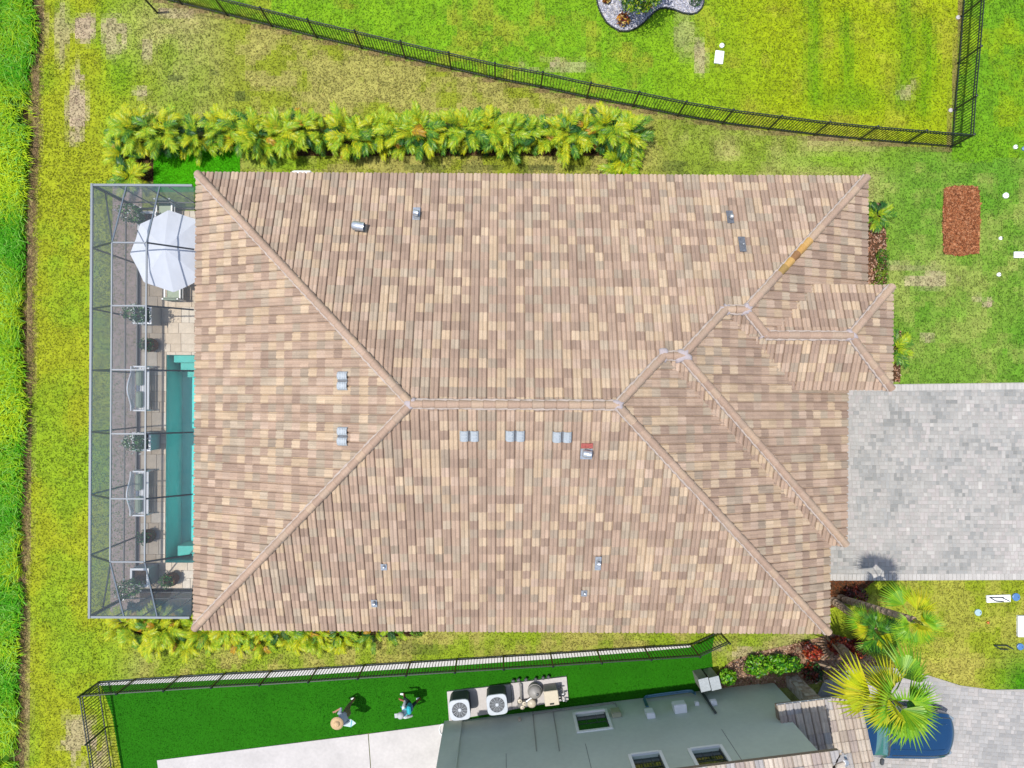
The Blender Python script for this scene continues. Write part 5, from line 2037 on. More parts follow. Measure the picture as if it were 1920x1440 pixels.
# ------------------------------------------------------------------ small things in the lawns
def lid(name, px, py, w, d, label, cat, rz=0.0, m=M_PLASTIC, rnd=False, h=.06):
    c = P(px, py)
    t = thing(name, label, cat, (c.x, c.y, 0))
    if rnd:
        MB().lathe((c.x, c.y, -.02), [(w / 2, 0), (w / 2, h + .01), (w / 2 - .02, h + .02), (.001, h + .03)], 18).build('cap', m, t)
    else:
        MB().bbox((c.x, c.y, h / 2 - .02), (w, d, h + .04), rz, .015).build('lid', m, t)
    MB().lathe((c.x + w * .25, c.y, h - .01), [(.02, 0), (.02, .02), (.001, .025)], 8).build('bolt', M_COIL, t)
    return t


lid('utility_cover', 1348, 108, .34, .5, 'white rectangular utility cover in the neighbouring lawn', 'utility cover', -.12)
lid('cleanout_cap', 1353, 86, .18, .18, 'small round white cap above the rectangular utility cover', 'cap', rnd=True)
lid('cleanout_cap', 1885, 367, .22, .22, 'white round cap right of the mulch rectangle, upper of three', 'cap', rnd=True)
lid('cleanout_cap', 1875, 447, .13, .13, 'small white cap right of the mulch rectangle, middle of three', 'cap', rnd=True)
lid('cleanout_cap', 1872, 515, .15, .15, 'small white cap below the mulch rectangle, lowest of three', 'cap', rnd=True)
lid('utility_cover', 1911, 478, .45, .24, 'white oval utility cover at the picture edge right of the mulch', 'utility cover')
lid('cleanout_cap', 1833, 1148, .26, .26, 'pale blue round cap with dark bolt in the lower lawn', 'cap', m=mat('pale_blue', S(190, 225, 230), rough=.5), rnd=True)
lid('cleanout_cap', 1852, 1167, .1, .14, 'tiny orange marker in the lower lawn', 'marker', m=mat('orange_plastic', S(230, 120, 20), rough=.5), rnd=True)
lid('utility_pad', 1871, 1122, .92, .28, 'long white concrete pad beside the round blue lid', 'utility pad', .04, M_WHITE)
M_BLUE = mat('blue_lid', S(96, 146, 205), rough=.4, var=.08)
lid('water_meter', 1904, 1119, .3, .3, 'blue oval meter lid at the end of the white pad', 'meter lid', m=M_BLUE, rnd=True)
lid('transformer_pad', 1930, 1173, 1.0, .82, 'large white pad at the picture edge in the lower lawn', 'utility pad', 0.0, M_WHITE, h=.12)
lid('water_meter', 1912, 1212, .26, .26, 'small blue lid under the large white pad', 'meter lid', m=M_BLUE, rnd=True)
for (x, y, lab) in ((1872, 1124, 'dark folded wire stand lying on the white pad'), (1880, 1214, 'dark folded wire stand lying in the grass below the large pad')):
    c = P(x, y, .08)
    t = thing('wire_stand', lab, 'stand', (c.x, c.y, 0.06))
    for k, (p, q) in enumerate((((-.34, .08), (.2, .08)), ((-.34, .08), (-.1, -.06)), ((-.1, -.06), (.2, -.08)), ((.12, .08), (.42, -.06)))):
        MB().beam((c.x + p[0], c.y + p[1], .08 + .006 * k), (c.x + q[0], c.y + q[1], .08 + .006 * k), .035, .03).build('rod', M_FENCE, t)
for k, (x, y) in enumerate(((1903, 276), (1919, 279))):
    lid('marker_stone', x, y, .16, .16, ('white', 'pale blue')[k] + ' small marker cap by the little yellow flag', 'marker', m=M_PLASTIC if k == 0 else M_BLUEP, rnd=True)
fl_ = P(1910, 268)
ff = thing('marker_flag', 'small yellow marker flag at the upper picture edge', 'flag', (fl_.x, fl_.y, 0))
MB().tube([(fl_.x, fl_.y, 0), (fl_.x, fl_.y, .5)], .008, 5).build('wire', M_FENCE, ff)
MB().box((fl_.x + .07, fl_.y + .03, .42), (.14, .012, .12), .4).build('flag_cloth', mat('yellow_flag', S(240, 190, 20), rough=.7), ff)
for k, (x, y, lab) in enumerate(((1796, 33, 'upper'), (1782, 207, 'lower'))):
    lid('post_footing', x, y, .16, .13, f'pale concrete lump at the foot of the return fence, {lab} one', 'footing', m=M_CONC, rnd=True, h=.04)
c = P(573, 332)
ww = thing('window_well', 'white rounded unit peeking out under the upper eave', 'outdoor unit', (c.x, c.y, 0))
MB().bbox((c.x, c.y - .2, .3), (.82, .6, .6), 0, .1).build('housing', M_PLASTIC, ww)
MB().bbox((c.x, c.y - .2, .62), (.7, .48, .05), 0, .02).build('top_panel', M_WHITE, ww)
# ------------------------------------------------------------------ palms


def frond_pinnate(nm, L, seed, cols, pairs=22, e0=70, e1=-15, lw=.06, ll=.34):
    """arching feather frond along +X from the origin"""
    r = np.random.default_rng(seed)
    mb = MB()
    pts, p = [], Vector((0, 0, 0))
    n = 12
    for i in range(n + 1):
        pts.append(p.copy())
        a = math.radians(e0 + (e1 - e0) * (i / n) ** 0.8)
        p = p + Vector((math.cos(a), 0, math.sin(a))) * (L / n)
    mb.tube(pts, [.013 - .009 * i / n for i in range(n + 1)], 4, tuple(cols[-1]))
    for i in range(pairs):
        t = .18 + .8 * i / (pairs - 1)
        f = t * n
        k = min(n - 1, int(f))
        q = pts[k].lerp(pts[k + 1], f - k)
        d = (pts[k + 1] - pts[k]).normalized()
        up = Vector((0, 1, 0)).cross(d) * -1
        for sd in (-1, 1):
            l_ = ll * (0.45 + .75 * math.sin(math.pi * (.12 + .75 * t))) * r.uniform(.85, 1.15)
            dirv = (Vector((0, sd, 0)) * .8 + d * (.55 + .5 * t) + up * .25 * r.uniform(.4, 1.4)).normalized()
            m_ = q + dirv * l_ * .5
            e = m_ + (dirv + Vector((0, 0, -.55))).normalized() * l_ * .5
            w = d * lw * .5
            c = np.array(cols[int(r.integers(0, len(cols)))]) * r.uniform(.9, 1.35)
            mb.add([q - w * .5, m_ - w, e, m_ + w, q + w * .5], [(0, 1, 3, 4), (1, 2, 3)], tuple(c))
    me = bpy.data.meshes.new(nm)
    me.from_pydata(mb.v, [], mb.f)
    me.materials.append(M_LEAF)
    a_ = me.attributes.new('tint', 'FLOAT_COLOR', 'FACE')
    a_.data.foreach_set('color', [x for c in mb.c for x in tuple(c)[:3] + (1.0,)])
    return me


YEL = [S(218, 220, 26), S(228, 222, 34), S(202, 216, 36), S(184, 208, 40)]
YGR = [S(166, 204, 36), S(188, 214, 36), S(142, 190, 40), S(202, 218, 44)]
MGR = [S(120, 176, 44), S(96, 158, 46), S(150, 190, 46), S(76, 136, 44)]
DGR = [S(48, 104, 34), S(34, 86, 30), S(64, 120, 40)]
ORA = [S(216, 160, 40), S(226, 186, 30), S(190, 150, 50)]
FROND = []
for k, (cl, L, e0, e1) in enumerate(((YEL, 1.15, 68, -18), (YEL, 1.0, 55, -30), (YGR, 1.25, 72, -12), (YGR, 1.05, 50, -30), (YGR, 1.2, 62, -20), (MGR, 1.2, 66, -20),
                                     (MGR, 1.0, 45, -35), (DGR, 1.0, 40, -30), (ORA, .95, 55, -35), (YGR, 1.3, 78, 5))):
    FROND.append(frond_pinnate('frond', L, 100 + k, cl, 17, e0, e1))


def areca(loc, label, seed, group, n=15, scale=1.0, spread=.22, weights=(3, 3, 4, 4, 4, 4, 3, 3, .6, 2), base=(.25, .75)):
    r = random.Random(seed)
    t = thing('areca_palm', label, 'palm', loc, 0, group)
    for k in range(4):
        a = r.uniform(0, 6.28)
        d = r.uniform(.02, spread * .6)
        h = r.uniform(base[0], base[1]) * scale
        MB().tube([(loc[0] + d * math.cos(a), loc[1] + d * math.sin(a), 0), (loc[0] + d * 1.6 * math.cos(a), loc[1] + d * 1.6 * math.sin(a), h)], [.03, .02], 6).build('cane', M_CANE, t)
    for k in range(n):
        me = r.choices(FROND, weights)[0]
        o = bpy.data.objects.new('frond', me)
        link(o, t)
        a = 2.39996 * k + r.uniform(-.3, .3)
        d = r.uniform(0, spread)
        o.location = (d * math.cos(a), d * math.sin(a), r.uniform(*base) * scale)
        o.rotation_euler = (r.uniform(-.2, .2), r.uniform(-.25, .3), a)
        s = scale * r.uniform(.8, 1.15)
        o.scale = (s, s, s)
    return t


M_CANE = mat('palm_cane', S(150, 150, 50), rough=.6, var=.2, scale=8)
ORD = ['first', 'second', 'third', 'fourth', 'fifth', 'sixth', 'seventh', 'eighth', 'ninth', 'tenth', 'eleventh', 'twelfth', 'thirteenth', 'fourteenth', 'fifteenth',
       'sixteenth', 'seventeenth', 'eighteenth', 'nineteenth', 'twentieth', 'twenty first', 'twenty second', 'twenty third', 'twenty fourth', 'twenty fifth', 'twenty sixth']
r6 = random.Random(66)
nh_ = 26
for k in range(nh_):
    px = 245 + (1172 - 245) * k / (nh_ - 1)
    py = 262 + r6.uniform(-9, 9)
    c = P(px + r6.uniform(-8, 8), py)
    areca((c.x, c.y, 0), f'yellow green feather palm, {ORD[k]} from the screen enclosure end of the long hedge', 200 + k, 'palms of the long hedge', 38, r6.uniform(.44, .64), .42, base=(.3, 1.9))
for k, (x, y, lab) in enumerate(((242, 296, 'feather palm under the left end of the long hedge above the enclosure'), (252, 338, 'feather palm touching the top edge of the screen enclosure'),
                                 (1165, 305, 'feather palm hanging below the right end of the long hedge'), (1163, 332, 'feather palm against the upper eave at the right end of the hedge'))):
    c = P(x, y)
    areca((c.x, c.y, 0), lab, 240 + k, 'palms of the long hedge', 18, .62, .2)
nb_ = 16
for k in range(nb_):
    px = 245 + (740 - 245) * k / (nb_ - 1)
    c = P(px + r6.uniform(-6, 6), 1172 + r6.uniform(-8, 8))
    wts = (6, 6, 3, 3, 2, 1, 1, 1, 2, 1) if k < 7 else (1, 2, 3, 3, 3, 4, 3, 3, 1, 1)
    areca((c.x, c.y, 0), f'feather palm, {ORD[k]} from the enclosure end of the hedge below the house', 260 + k, 'palms of the lower hedge', 30 if k < 13 else 18, r6.uniform(.46, .6) * (1 if k < 10 else .8), .42, wts, (.2, 1.2))
for k in range(8):
    px = 300 + (640 - 300) * k / 7
    c = P(px + r6.uniform(-8, 8), 1196 + r6.uniform(-4, 4))
    areca((c.x, c.y, 0), f'low yellow feather palm, {ORD[k]} from the enclosure in the outer row of the lower hedge', 280 + k, 'outer palms of the lower hedge', 14, .5, .25, (6, 6, 3, 4, 2, 0, 1, 0, 2, 0), (.1, .5))
c = P(784, 1178)
shrub('round_shrub', 'small green shrub at the end of the lower hedge under the eave', 'shrub', (c.x, c.y, 0), (.3, .25, .28), 240, .09, MGR, 295)

# cycads and feather plants by the front wall
for (x, y, lab, sd, sc) in ((1640, 405, 'bright green feather plant at the front wall above the mulch bed', 301, .62), (1672, 655, 'dark green cycad at the porch corner beside the driveway', 302, .62)):
    c = P(x, y)
    areca((c.x, c.y, 0), lab, sd, None, 18, sc, .08, (0, 0, 2, 2, 2, 4, 4, 3, 0, 1), (.1, .25))
for k, (x, y, r_) in enumerate(((1650, 480, .27), (1650, 503, .28), (1647, 523, .26))):
    c = P(x, y)
    shrub('round_shrub', 'low round green shrub in the front mulch bed, ' + ('upper', 'middle', 'lowest')[k] + ' of three', 'shrub', (c.x, c.y, 0), (r_, r_, .2), 260, .07, [S(70, 130, 30), S(110, 160, 30), S(150, 180, 40)], 310 + k, 2, 'round shrubs of the front bed')


# fan palms
def frond_fan(nm, pet, bl, seed, cols, droop=.5, segs=20, span=66):
    r = np.random.default_rng(seed)
    mb = MB()
    mb.tube([(0, 0, 0), (pet * .5, 0, .06), (pet, 0, .05)], [.022, .016, .012], 5, tuple(cols[0]))
    c0 = Vector((pet, 0, .05))
    for i in range(segs):
        a = math.radians(-span + 2 * span * i / (segs - 1))
        l_ = bl * (0.72 + .28 * math.cos(a * .7)) * r.uniform(.9, 1.08)
        d = Vector((math.cos(a), math.sin(a), 0))
        s = Vector((-math.sin(a), math.cos(a), 0))
        p1 = c0 + d * l_ * .5 + Vector((0, 0, .10 * math.cos(a * .5) - .05 * droop))
        p2 = c0 + d * l_ * (.98 - .12 * droop) + Vector((0, 0, -.34 * droop * l_ / bl * r.uniform(.6, 1.3)))
        w = bl * math.radians(2 * span / segs) * .27
        c = np.array(cols[int(r.integers(0, len(cols)))]) * r.uniform(.85, 1.12)
        fold = Vector((0, 0, .022))
        mb.add([c0, p1 - s * w, p1 + fold, p1 + s * w, p2], [(0, 1, 2), (0, 2, 3), (1, 4, 2), (2, 4, 3)], tuple(c))
    me = bpy.data.meshes.new(nm)
    me.from_pydata(mb.v, [], mb.f)
    me.materials.append(M_LEAF)
    a_ = me.attributes.new('tint', 'FLOAT_COLOR', 'FACE')
    a_.data.foreach_set('color', [x for c in mb.c for x in tuple(c)[:3] + (1.0,)])
    return me


FY = [S(220, 226, 30), S(200, 218, 34), S(234, 226, 44)]
FG = [S(154, 208, 36), S(130, 194, 38), S(176, 216, 38)]
FD = [S(92, 160, 44), S(112, 178, 40), S(74, 140, 42)]
FANS = {}
for k, (cl, dr) in enumerate(((FY, .35), (FY, .7), (FG, .3), (FG, .55), (FG, .8), (FD, .5), (FD, .8))):
    FANS[k] = frond_fan('frond', .3 + .08 * (k % 4), 1.05, 400 + k, cl, dr)


def fan_palm(base, top, label, seed, n, sc, azs=None, r0=.15):
    r = random.Random(seed)
    base, top = Vector(base), Vector(top)
    t = thing('fan_palm', label, 'palm', base, 0, 'fan palms by the driveways')
    tr = MB()
    m = 14
    for i in range(m):
        f0, f1 = i / m, (i + 1) / m
        p0, p1 = base.lerp(top, f0), base.lerp(top, f1)
        ra = r0 * (1.25 - .3 * f0) * (1.18 if i == 0 else 1)
        tr.tube([p0, p0.lerp(p1, .75), p1], [ra * .94, ra * 1.06, ra * .9], 10)
    tr.build('trunk', M_BARK, t, smooth=True)
    for k in range(n):
        o = bpy.data.objects.new('frond', FANS[r.choices(range(7), (3, 3, 4, 4, 3, 3, 2))[0]])
        link(o, t)
        a = azs[k % len(azs)] + r.uniform(-.12, .12) if azs and k < len(azs) else 2.39996 * k + r.uniform(-.25, .25)
        f = k / max(1, n - 1)
        el = math.radians(-16 + 84 * f ** 1.7 + r.uniform(-12, 12))
        o.location = top - base + Vector((0, 0, -.12 + .22 * f))
        o.rotation_euler = (r.uniform(-.25, .25), -el, a)
        s = sc * r.uniform(.75, 1.12) * (1 - .2 * f)
        o.scale = (s, s, s)
    heart = MB()
    for k in range(5):
        a = 1.2566 * k
        heart.tube([top - Vector((0, 0, .1)), top + Vector((.05 * math.cos(a), .05 * math.sin(a), .5 * sc))], [.04, .006], 5)
    heart.build('spear_leaves', M_CANE, t)['kind'] = 'stuff'
    return t


fan_palm(P(1562, 1126), P(1640, 1182, 3.0), 'short fan palm with bright crown beside the mulch bed', 501, 13, .8, None, .11)
fan_palm(P(1575, 1122), P(1714, 1162, 4.7), 'tall leaning fan palm nearest the driveway edge', 502, 9, .86, [2.15, 1.05, -.25, -1.2, -2.1, 3.3, .35], .11)
fan_palm(P(1566, 1205), P(1672, 1310, 4.7), 'big fan palm spreading over the parked car', 503, 13, 1.36, [3.1, 1.75, .85, -.3, -1.0, -1.75, -2.5, 2.4, .3], .14)
# croton and leafy shrubs
RED = [S(200, 60, 36), S(226, 96, 50), S(150, 40, 36), S(110, 30, 34), S(236, 130, 60)]
DRK = [S(90, 36, 36), S(60, 30, 30), S(120, 44, 34), S(150, 60, 30)]
LIM = [S(96, 178, 20), S(130, 204, 30), S(60, 140, 24), S(160, 220, 50)]
for k, (x, y, r_, h, pal, n, lab) in enumerate((
        (1596, 1112, .42, .35, DRK, 420, 'dark red cordyline in the mulch bed at the driveway corner'),
        (1612, 1142, .2, .3, [S(230, 120, 30), S(210, 90, 30), S(240, 150, 50)], 120, 'small orange leaved plant beside the short fan palm'),
        (1565, 1205, .42, .32, RED, 520, 'red croton under the corner of the tiled roof'),
        (1600, 1210, .42, .34, RED + DRK, 520, 'red and dark croton beside the big fan palm trunk'),
        (1518, 1220, .34, .3, RED, 380, 'red croton nearest the entry column'),
        (1508, 1207, .2, .26, DRK, 160, 'small dark red plant behind the nearest croton'),
        (1412, 1241, .46, .4, LIM, 700, 'lime green bush by the green wall, middle of the row'),
        (1450, 1237, .44, .4, LIM, 640, 'lime green bush by the green wall, right of the row'),
        (1477, 1238, .34, .36, LIM + DGR, 420, 'darker green bush at the entry end of the row'),
        (1358, 1262, .36, .34, LIM, 480, 'lime green bush beside the grey cabinets'),
        (1520, 1254, .4, .3, DGR + DRK, 420, 'dark green shrub beside the stone column'),
        (1386, 1250, .46, .28, [S(150, 130, 110), S(110, 90, 84), S(90, 70, 70)], 160, 'sparse grey brown bare shrub between the lime bushes'),
        (1492, 1215, .4, .26, [S(170, 120, 96), S(130, 84, 66), S(150, 100, 80)], 150, 'sparse brown shrub between croton and lime bush'))):
    c = P(x, y)
    shrub('croton' if pal in (RED, DRK) else 'leafy_shrub', lab, 'shrub', (c.x, c.y, 0), (r_, r_ * .85, h), n, .13 if 'sparse' not in lab else .09, pal, 600 + k, 5 if 'sparse' in lab else 3)
# bare grey stems beside the big palm
for k, (a_, b_, lab) in enumerate((((1550, 1195), (1588, 1246), 'thin bare pale stem leaning beside the crotons'), ((1520, 1240), (1612, 1272), 'thin dark bare trunk lying across the bed shade'))):
    p, q = P(*a_), P(b_[0], b_[1], 1.6)
    t = thing('bare_stem', lab, 'stem', p)
    MB().tube([p, p.lerp(q, .5) + Vector((.05, .02, 0)), q], [.05, .04, .025], 7).build('stem', M_BARK, t)

# tree and flowers of the rock bed
c = P(1186, 16)
tr = thing('small_tree', 'round crowned small tree in the white stone bed', 'tree', c)
MB().tube([c, c + Vector((.05, .03, .9)), c + Vector((0, 0, 1.7))], [.07, .06, .04], 8).build('trunk', M_BARK, tr)
for k in range(4):
    a = 1.57 * k + .4
    MB().tube([c + Vector((0, 0, 1.0 + .1 * k)), c + Vector((.4 * math.cos(a), .4 * math.sin(a), 1.5 + .1 * k))], [.03, .012], 6).build('limb', M_BARK, tr)
V_, F_, C_ = leaf_cloud(2600, (c.x, c.y, 1.55), (1.0, .95, .75), .12, [S(86, 146, 34), S(140, 186, 34), S(186, 210, 44), S(60, 116, 34)], 71, .35)
np_mesh('crown', V_, F_, M_LEAF, C_, tr)
GLD = [S(226, 150, 30), S(240, 190, 70), S(150, 60, 40), S(110, 50, 40), S(250, 215, 120)]
for k, (x, y, r_, lab) in enumerate(((1168, 41, .27, 'orange bromeliad at the lower tip of the white stone bed'), (1209, 18, .2, 'orange bromeliad right of the small tree'),
                                     (1136, 2, .16, 'orange bromeliad at the left edge of the white stone bed'))):
    c = P(x, y)
    shrub('bromeliad', lab, 'plant', (c.x, c.y, 0), (r_, r_, .2), 170, .13, GLD, 80 + k, 2)
c = P(1302, 5)
shrub('round_shrub', 'green ball shrub at the right lobe of the white stone bed', 'shrub', (c.x, c.y, 0), (.24, .24, .25), 320, .07, [S(50, 110, 30), S(90, 140, 30)], 85)

# ------------------------------------------------------------------ people
def person(label, loc, rz, J, mats_by, hat, seed, extra=()):
    """J: joint positions in body space (x forward, y left); one skinned body mesh"""
    t = thing('person', label, 'person', loc, rz)
    bones = [('pelvis', 'waist', 'shorts'), ('waist', 'chest', 'shirt'), ('chest', 'neck', 'shirt'), ('neck', 'head0', 'skin'), ('head0', 'head1', 'skin'), ('head1', 'head2', 'skin'), ('head1', 'nose', 'skin')]
    rad = dict(pelvis=.155, waist=.135, chest=.16, neck=.055, head0=.075, head1=.098, head2=.07, nose=.02)
    for s in 'LR':
        bones += [('pelvis', 'hip' + s, 'shorts'), ('hip' + s, 'knee' + s, 'shorts'), ('knee' + s, 'ankle' + s, 'skin'), ('ankle' + s, 'toe' + s, 'shoe'),
                  ('chest', 'sh' + s, 'shirt'), ('sh' + s, 'elb' + s, 'shirt'), ('elb' + s, 'wr' + s, 'skin'), ('wr' + s, 'palm' + s, 'skin')]
        rad.update({'hip' + s: .1, 'knee' + s: .062, 'ankle' + s: .042, 'toe' + s: .04, 'sh' + s: .07, 'elb' + s: .045, 'wr' + s: .03, 'palm' + s: .034})
    fing = []
    for s in 'LR':
        w, p = Vector(J['wr' + s]), Vector(J['palm' + s])
        d = (p - w).normalized()
        side = d.cross(Vector((0, 0, 1)))
        side = side.normalized() if side.length > .1 else Vector((1, 0, 0))
        nrm = side.cross(d)
        for k, (off, l_) in enumerate(((-.03, .065), (-.01, .075), (.01, .07), (.03, .055))):
            n0, n1 = f'f{s}{k}a', f'f{s}{k}b'
            J[n0] = p + side * off + d * l_ * .6
            J[n1] = J[n0] + (d + nrm * -.6).normalized() * l_ * .55
            fing += [('palm' + s, n0, 'skin'), (n0, n1, 'skin')]
            rad[n0], rad[n1] = .010, .008
        J[f'th{s}'] = w.lerp(p, .5) + side * -.06 + d * .02
        fing.append(('wr' + s, f'th{s}', 'skin'))
        rad[f'th{s}'] = .010
    bones += fing
    names = list(J.keys())
    me = bpy.data.meshes.new('body_src')
    me.from_pydata([tuple(J[n]) for n in names], [(names.index(a), names.index(b)) for a, b, _ in bones], [])
    o = bpy.data.objects.new('body_src', me)
    COL.objects.link(o)
    o.modifiers.new('skin', 'SKIN')
    for i, n in enumerate(names):
        sv = me.skin_vertices[0].data[i]
        sv.radius = (rad[n], rad[n])
        sv.use_root = n == 'pelvis'
    sb = o.modifiers.new('sub', 'SUBSURF')
    sb.levels = sb.render_levels = 2
    dg = bpy.context.evaluated_depsgraph_get()
    body = bpy.data.meshes.new_from_object(o.evaluated_get(dg))
    bpy.data.objects.remove(o)
    body.name = 'body'
    kinds = ['skin', 'shirt', 'shorts', 'shoe']
    body.materials.clear()
    for k in kinds:
        body.materials.append(mats_by[k])
    segs = [(Vector(J[a]), Vector(J[b]), kinds.index(k), rad[a]) for a, b, k in bones]
    for f in body.polygons:
        c = f.center
        best, bi = 1e9, 0
        for a, b, k, r_ in segs:
            ab = b - a
            tt = max(0, min(1, (c - a).dot(ab) / max(1e-9, ab.length_squared)))
            dd = (c - a - ab * tt).length - r_ * .6
            if dd < best:
                best, bi = dd, k
        f.material_index = bi
        f.use_smooth = True
    bo = bpy.data.objects.new('body', body)
    link(bo, t)
    sv0 = ORIG[t.name]
    ORIG[t.name] = Vector((0, 0, 0))
    h = Vector(J['head1'])
    for sy in (-1, 1):
        MB().lathe((h.x + .088, h.y + sy * .033, h.z - .0), [(.001, -.012), (.011, 0), (.001, .012)], 8).build('eye', M_COIL, t)
        MB().bbox((h.x - .005, h.y + sy * .098, h.z - .01), (.045, .02, .06), 0, .008).build('ear', mats_by['skin'], t)
    MB().bbox((h.x + .09, h.y, h.z - .065), (.02, .05, .012), 0, .003).build('mouth', mat('lip', S(150, 80, 70)), t)
    MB().lathe((h.x - .02, h.y, h.z - .03), [(.1, -.03), (.108, .04), (.09, .1), (.04, .135), (.001, .14)], 14).build('hair', mat('hair', S(70, 55, 45)), t, smooth=True)
    hat(t, h)
    for fn in extra:
        fn(t, J)
    ORIG[t.name] = sv0
    return t


def stand(stride=.2, lean=.06, armL=None, armR=None, h=1.0):
    J = {}
    J['pelvis'] = Vector((0, 0, .95))
    J['waist'] = Vector((lean * .4, 0, 1.12))
    J['chest'] = Vector((lean, 0, 1.32))
    J['neck'] = Vector((lean * 1.35, 0, 1.49))
    J['head0'] = Vector((lean * 1.6, 0, 1.54))
    J['head1'] = Vector((lean * 1.9 + .015, 0, 1.63))
    J['head2'] = Vector((lean * 1.9, 0, 1.70))
    J['nose'] = J['head1'] + Vector((.11, 0, -.015))
    for s, sg, st_ in (('L', 1, stride), ('R', -1, -stride)):
        J['hip' + s] = Vector((0, sg * .1, .88))
        J['knee' + s] = Vector((st_ * .6 + .05, sg * .11, .5))
        J['ankle' + s] = Vector((st_, sg * .11, .09))
        J['toe' + s] = Vector((st_ + .17, sg * .13, .045))
        J['sh' + s] = Vector((lean * 1.15, sg * .2, 1.41))
        e, w = (armL if s == 'L' else armR) or ((-.02, .28, 1.13), (.1, .3, .9))
        J['elb' + s] = Vector((e[0], sg * e[1], e[2]))
        J['wr' + s] = Vector((w[0], sg * w[1], w[2]))
        J['palm' + s] = J['wr' + s] + (J['wr' + s] - J['elb' + s]).normalized() * .075
    return J


M_SKIN = mat('skin', S(196, 140, 110), rough=.55, var=.06)
M_SKIN2 = mat('skin_tan', S(176, 112, 78), rough=.55, var=.06)
M_SHIRT = mat('pale_shirt', S(222, 230, 242), rough=.9, var=.08, scale=6)
M_SHIRT2 = mat('white_shirt', S(244, 246, 248), rough=.9, var=.06, scale=6)
M_KHAKI = mat('khaki_cloth', S(150, 140, 96), rough=.9, var=.1)
M_TEAL = mat('teal_cloth', S(50, 200, 215), rough=.85, var=.1)
M_NAVY = mat('dark_cloth', S(40, 62, 70), rough=.9, var=.1)
M_STRAW = mat('straw', S(232, 196, 148), rough=.9, var=.15, scale=20, bump=.4, bscale=80)
M_PAPER = mat('paper', S(214, 234, 236), rough=.8, var=.06)


def straw_hat(t, h):
    MB().lathe((h.x, h.y, h.z + .05), [(.235, -.015), (.235, 0), (.13, .022), (.11, .03), (.1, .1), (.06, .125), (.001, .13)], 24).build('hat', M_STRAW, t, smooth=True)


def cap(t, h):
    mb = MB().lathe((h.x - .01, h.y, h.z - .02), [(.125, .02), (.128, .06), (.11, .12), (.06, .155), (.001, .165)], 18)
    mb.build('cap', M_ACTOP2, t, smooth=True)
    MB().bbox((h.x + .14, h.y, h.z + .01), (.15, .16, .015), 0, .006).build('cap_brim', M_ACTOP2, t)


M_ACTOP2 = mat('pale_cap', S(206, 210, 212), rough=.9, var=.06)


def folded_paper(t, J):
    w = Vector(J['palmR']) + Vector((.05, 0, .0))
    mb = MB()
    mb.add([w + Vector((-.05, .18, .12)), w + Vector((-.05, -.2, .1)), w + Vector((.16, -.2, .0)), w + Vector((.18, .16, .0)), w + Vector((.34, -.24, .09)), w + Vector((.36, .1, .12))],
           [(0, 1, 2, 3), (3, 2, 4, 5)])
    o = mb.build('held_leaflet', M_PAPER, t)


def tool_bag(t, J):
    c = Vector(J['chest']) + Vector((-.16, -.05, -.04))
    MB().bbox(c, (.16, .3, .42), 0, .05).build('backpack', M_TEAL, t)
    MB().bbox(c + Vector((-.09, 0, -.05)), (.05, .2, .2), 0, .02).build('backpack_pocket', mat('blue_pocket', S(120, 170, 220)), t)
    for sy in (-1, 1):
        MB().tube([c + Vector((.06, sy * .1, .2)), Vector(J['sh' + ('L' if sy > 0 else 'R')]) + Vector((0, -sy * .08, .085)), c + Vector((.3, sy * .1, -.02))], .018, 6).build('backpack_strap', M_TEAL, t)


p1 = P(662, 1314)
person('person in a straw sun hat and pale shirt walking on the turf', (p1.x, p1.y, .03), math.radians(200), stand(.14, .12, ((.0, .27, 1.15), (.2, .3, 1.0)), ((.08, .3, 1.17), (.32, .26, 1.15))),
       dict(skin=M_SKIN, shirt=M_SHIRT, shorts=M_KHAKI, shoe=M_WHITE), straw_hat, 1)
p2 = P(774, 1303)
person('person in a pale cap striding with a teal backpack near the condensers', (p2.x, p2.y, .03), math.radians(187), stand(-.3, .12, ((-.1, .28, 1.14), (.05, .33, .95)), ((.1, .28, 1.16), (.28, .3, 1.0))),
       dict(skin=M_SKIN2, shirt=M_SHIRT2, shorts=M_NAVY, shoe=M_WHITE), cap, 2, (tool_bag,))
hp_ = P(655, 1354, 1.15)
lf = thing('leaflet', 'white and blue folded leaflet held by the person in the straw hat', 'leaflet', hp_)
MB().add([hp_ + Vector((-.22, -.14, 0)), hp_ + Vector((.04, -.2, -.03)), hp_ + Vector((.1, .1, .02)), hp_ + Vector((-.14, .18, .03))], [(0, 1, 2, 3)]).build('left_page', M_PAPER, lf)
MB().add([hp_ + Vector((.045, -.2, -.03)), hp_ + Vector((.26, -.02, .04)), hp_ + Vector((.1, .1, .022))], [(0, 1, 2)]).build('right_page', M_PAPER, lf)
MB().beam(hp_ + Vector((.05, -.19, -.02)), hp_ + Vector((.1, .09, .03)), .025, .012).build('spine', M_TEAL, lf)

# ------------------------------------------------------------------ car
def catmull(P_, sub):
    """refine along axis 0"""
    n = len(P_)
    out = []
    for i in range(n - 1):
        p0, p1, p2, p3 = P_[max(i - 1, 0)], P_[i], P_[i + 1], P_[min(i + 2, n - 1)]
        for k in range(sub):
            t = k / sub
            out.append(.5 * ((2 * p1) + (-p0 + p2) * t + (2 * p0 - 5 * p1 + 4 * p2 - p3) * t * t + (-p0 + 3 * p1 - 3 * p2 + p3) * t ** 3))
    out.append(P_[-1])
    return np.array(out)


